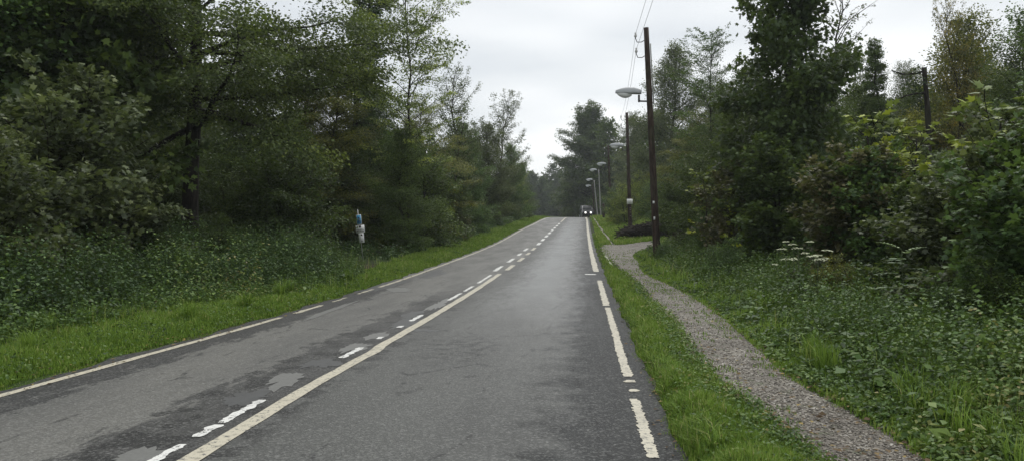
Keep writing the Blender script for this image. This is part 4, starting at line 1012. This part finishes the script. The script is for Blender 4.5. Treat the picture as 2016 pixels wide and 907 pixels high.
for s in (-1, 1):
    g = Geo(); g.tube(np.array([[s*.47, -2.29, .86], [s*.47, -2.35, .86]]), [.17, .14], 14); link('headlight', g.mesh('headlight', M['headlight'], True), t)
    g = Geo(); g.box((s*1.08, -.85, 1.42), (.16, .1, .22)); link('mirror', bevel(link('y', g.mesh('mirror', M['car_paint'])), .02).data, t); bpy.data.objects.remove(bpy.data.objects['y'])
    for yy_ in (-1.5, 1.6):
        g = Geo(); g.tube(np.array([[s*.76, yy_, .26], [s*.98, yy_, .26]]), .34, 20); wh = link('wheel', g.mesh('tyre', M['rubber'], True), t)
        g = Geo(); g.tube(np.array([[s*.97, yy_, .26], [s*.99, yy_, .26]]), .2, 14); link('rim', g.mesh('rim', M['steel'], True), wh)
g = Geo(); g.box((0, -2.31, .5), (1.7, .1, .22)); link('bumper', g.mesh('bumper', M['rubber']), t)

# ------------------------------------------------------------------ haze
g = Geo(); g.box((0, 190, 16), (640, 520, 46))
m, nt, out = newmat('haze_air'); n = N(nt)
pv = n('ShaderNodeVolumePrincipled', {'Color': (.86, .91, .95, 1), 'Density': .00045, 'Anisotropy': .2}); nt.links.new(pv.outputs[0], out.inputs['Volume'])
tag(link('haze', g.mesh('haze', m)), kind='stuff')

# ------------------------------------------------------------------ sky, light, camera
SUN_EL, SUN_AZ = R_(58), R_(25)           # azimuth from +Y towards +X
w = bpy.data.worlds.new('World'); scene.world = w; w.use_nodes = True
nt = w.node_tree; nt.nodes.clear(); n = N(nt)
sky = n('ShaderNodeTexSky', sky_type='NISHITA', sun_disc=False, sun_elevation=SUN_EL, sun_rotation=SUN_AZ)
tc = n('ShaderNodeTexCoord').outputs['Generated']
sep = n('ShaderNodeSeparateXYZ', {0: tc})
den = n.math('MAXIMUM', n.math('ADD', sep.outputs[2], .12), .05)
pv = n('ShaderNodeCombineXYZ', {0: n.math('DIVIDE', sep.outputs[0], den), 1: n.math('DIVIDE', sep.outputs[1], den), 2: 0.})
f1 = n.noise(pv.outputs[0], .9, 6, .5, .3); f2 = n.noise(pv.outputs[0], .35, 3)
cl = n.mix(n.step(f1, .34, .64), (5.35, 5.65, 5.95), (6.7, 6.9, 7.0))
cl = n.mix(n.math('MULTIPLY', n.step(f2, .46, .6), .85), cl, (8.6, 8.65, 8.6))
c = n.mix(.93, sky.outputs[0], cl)
bg = n('ShaderNodeBackground', {'Color': c, 'Strength': .1}); wo = n('ShaderNodeOutputWorld'); nt.links.new(bg.outputs[0], wo.inputs[0])
L = bpy.data.lights.new('sun', 'SUN'); L.energy = 1.5; L.angle = R_(50); L.color = (1, .97, .92)
so = bpy.data.objects.new('sun', L); COL.objects.link(so)
dv = Vector((math.sin(SUN_AZ)*math.cos(SUN_EL), math.cos(SUN_AZ)*math.cos(SUN_EL), math.sin(SUN_EL)))
so.rotation_euler = dv.to_track_quat('Z', 'Y').to_euler(); so.location = (0, 0, 60)

cam = bpy.data.cameras.new('camera'); co = bpy.data.objects.new('camera', cam); COL.objects.link(co)
cam.sensor_width = 36; cam.lens = 1568/2016*36; cam.clip_end = 3000; cam.clip_start = .05
co.location = (0, 0, 1.6); co.rotation_euler = (R_(90), 0, 0)
scene.camera = co
scene.view_settings.view_transform = 'Standard'; scene.view_settings.look = 'None'
scene.view_settings.exposure = .45; scene.view_settings.gamma = 1; scene.view_settings.use_curve_mapping = False
cy = scene.cycles
cy.max_bounces = 6; cy.diffuse_bounces = 4; cy.glossy_bounces = 2; cy.transmission_bounces = 4; cy.volume_bounces = 0; cy.transparent_max_bounces = 4
cy.use_denoising = True
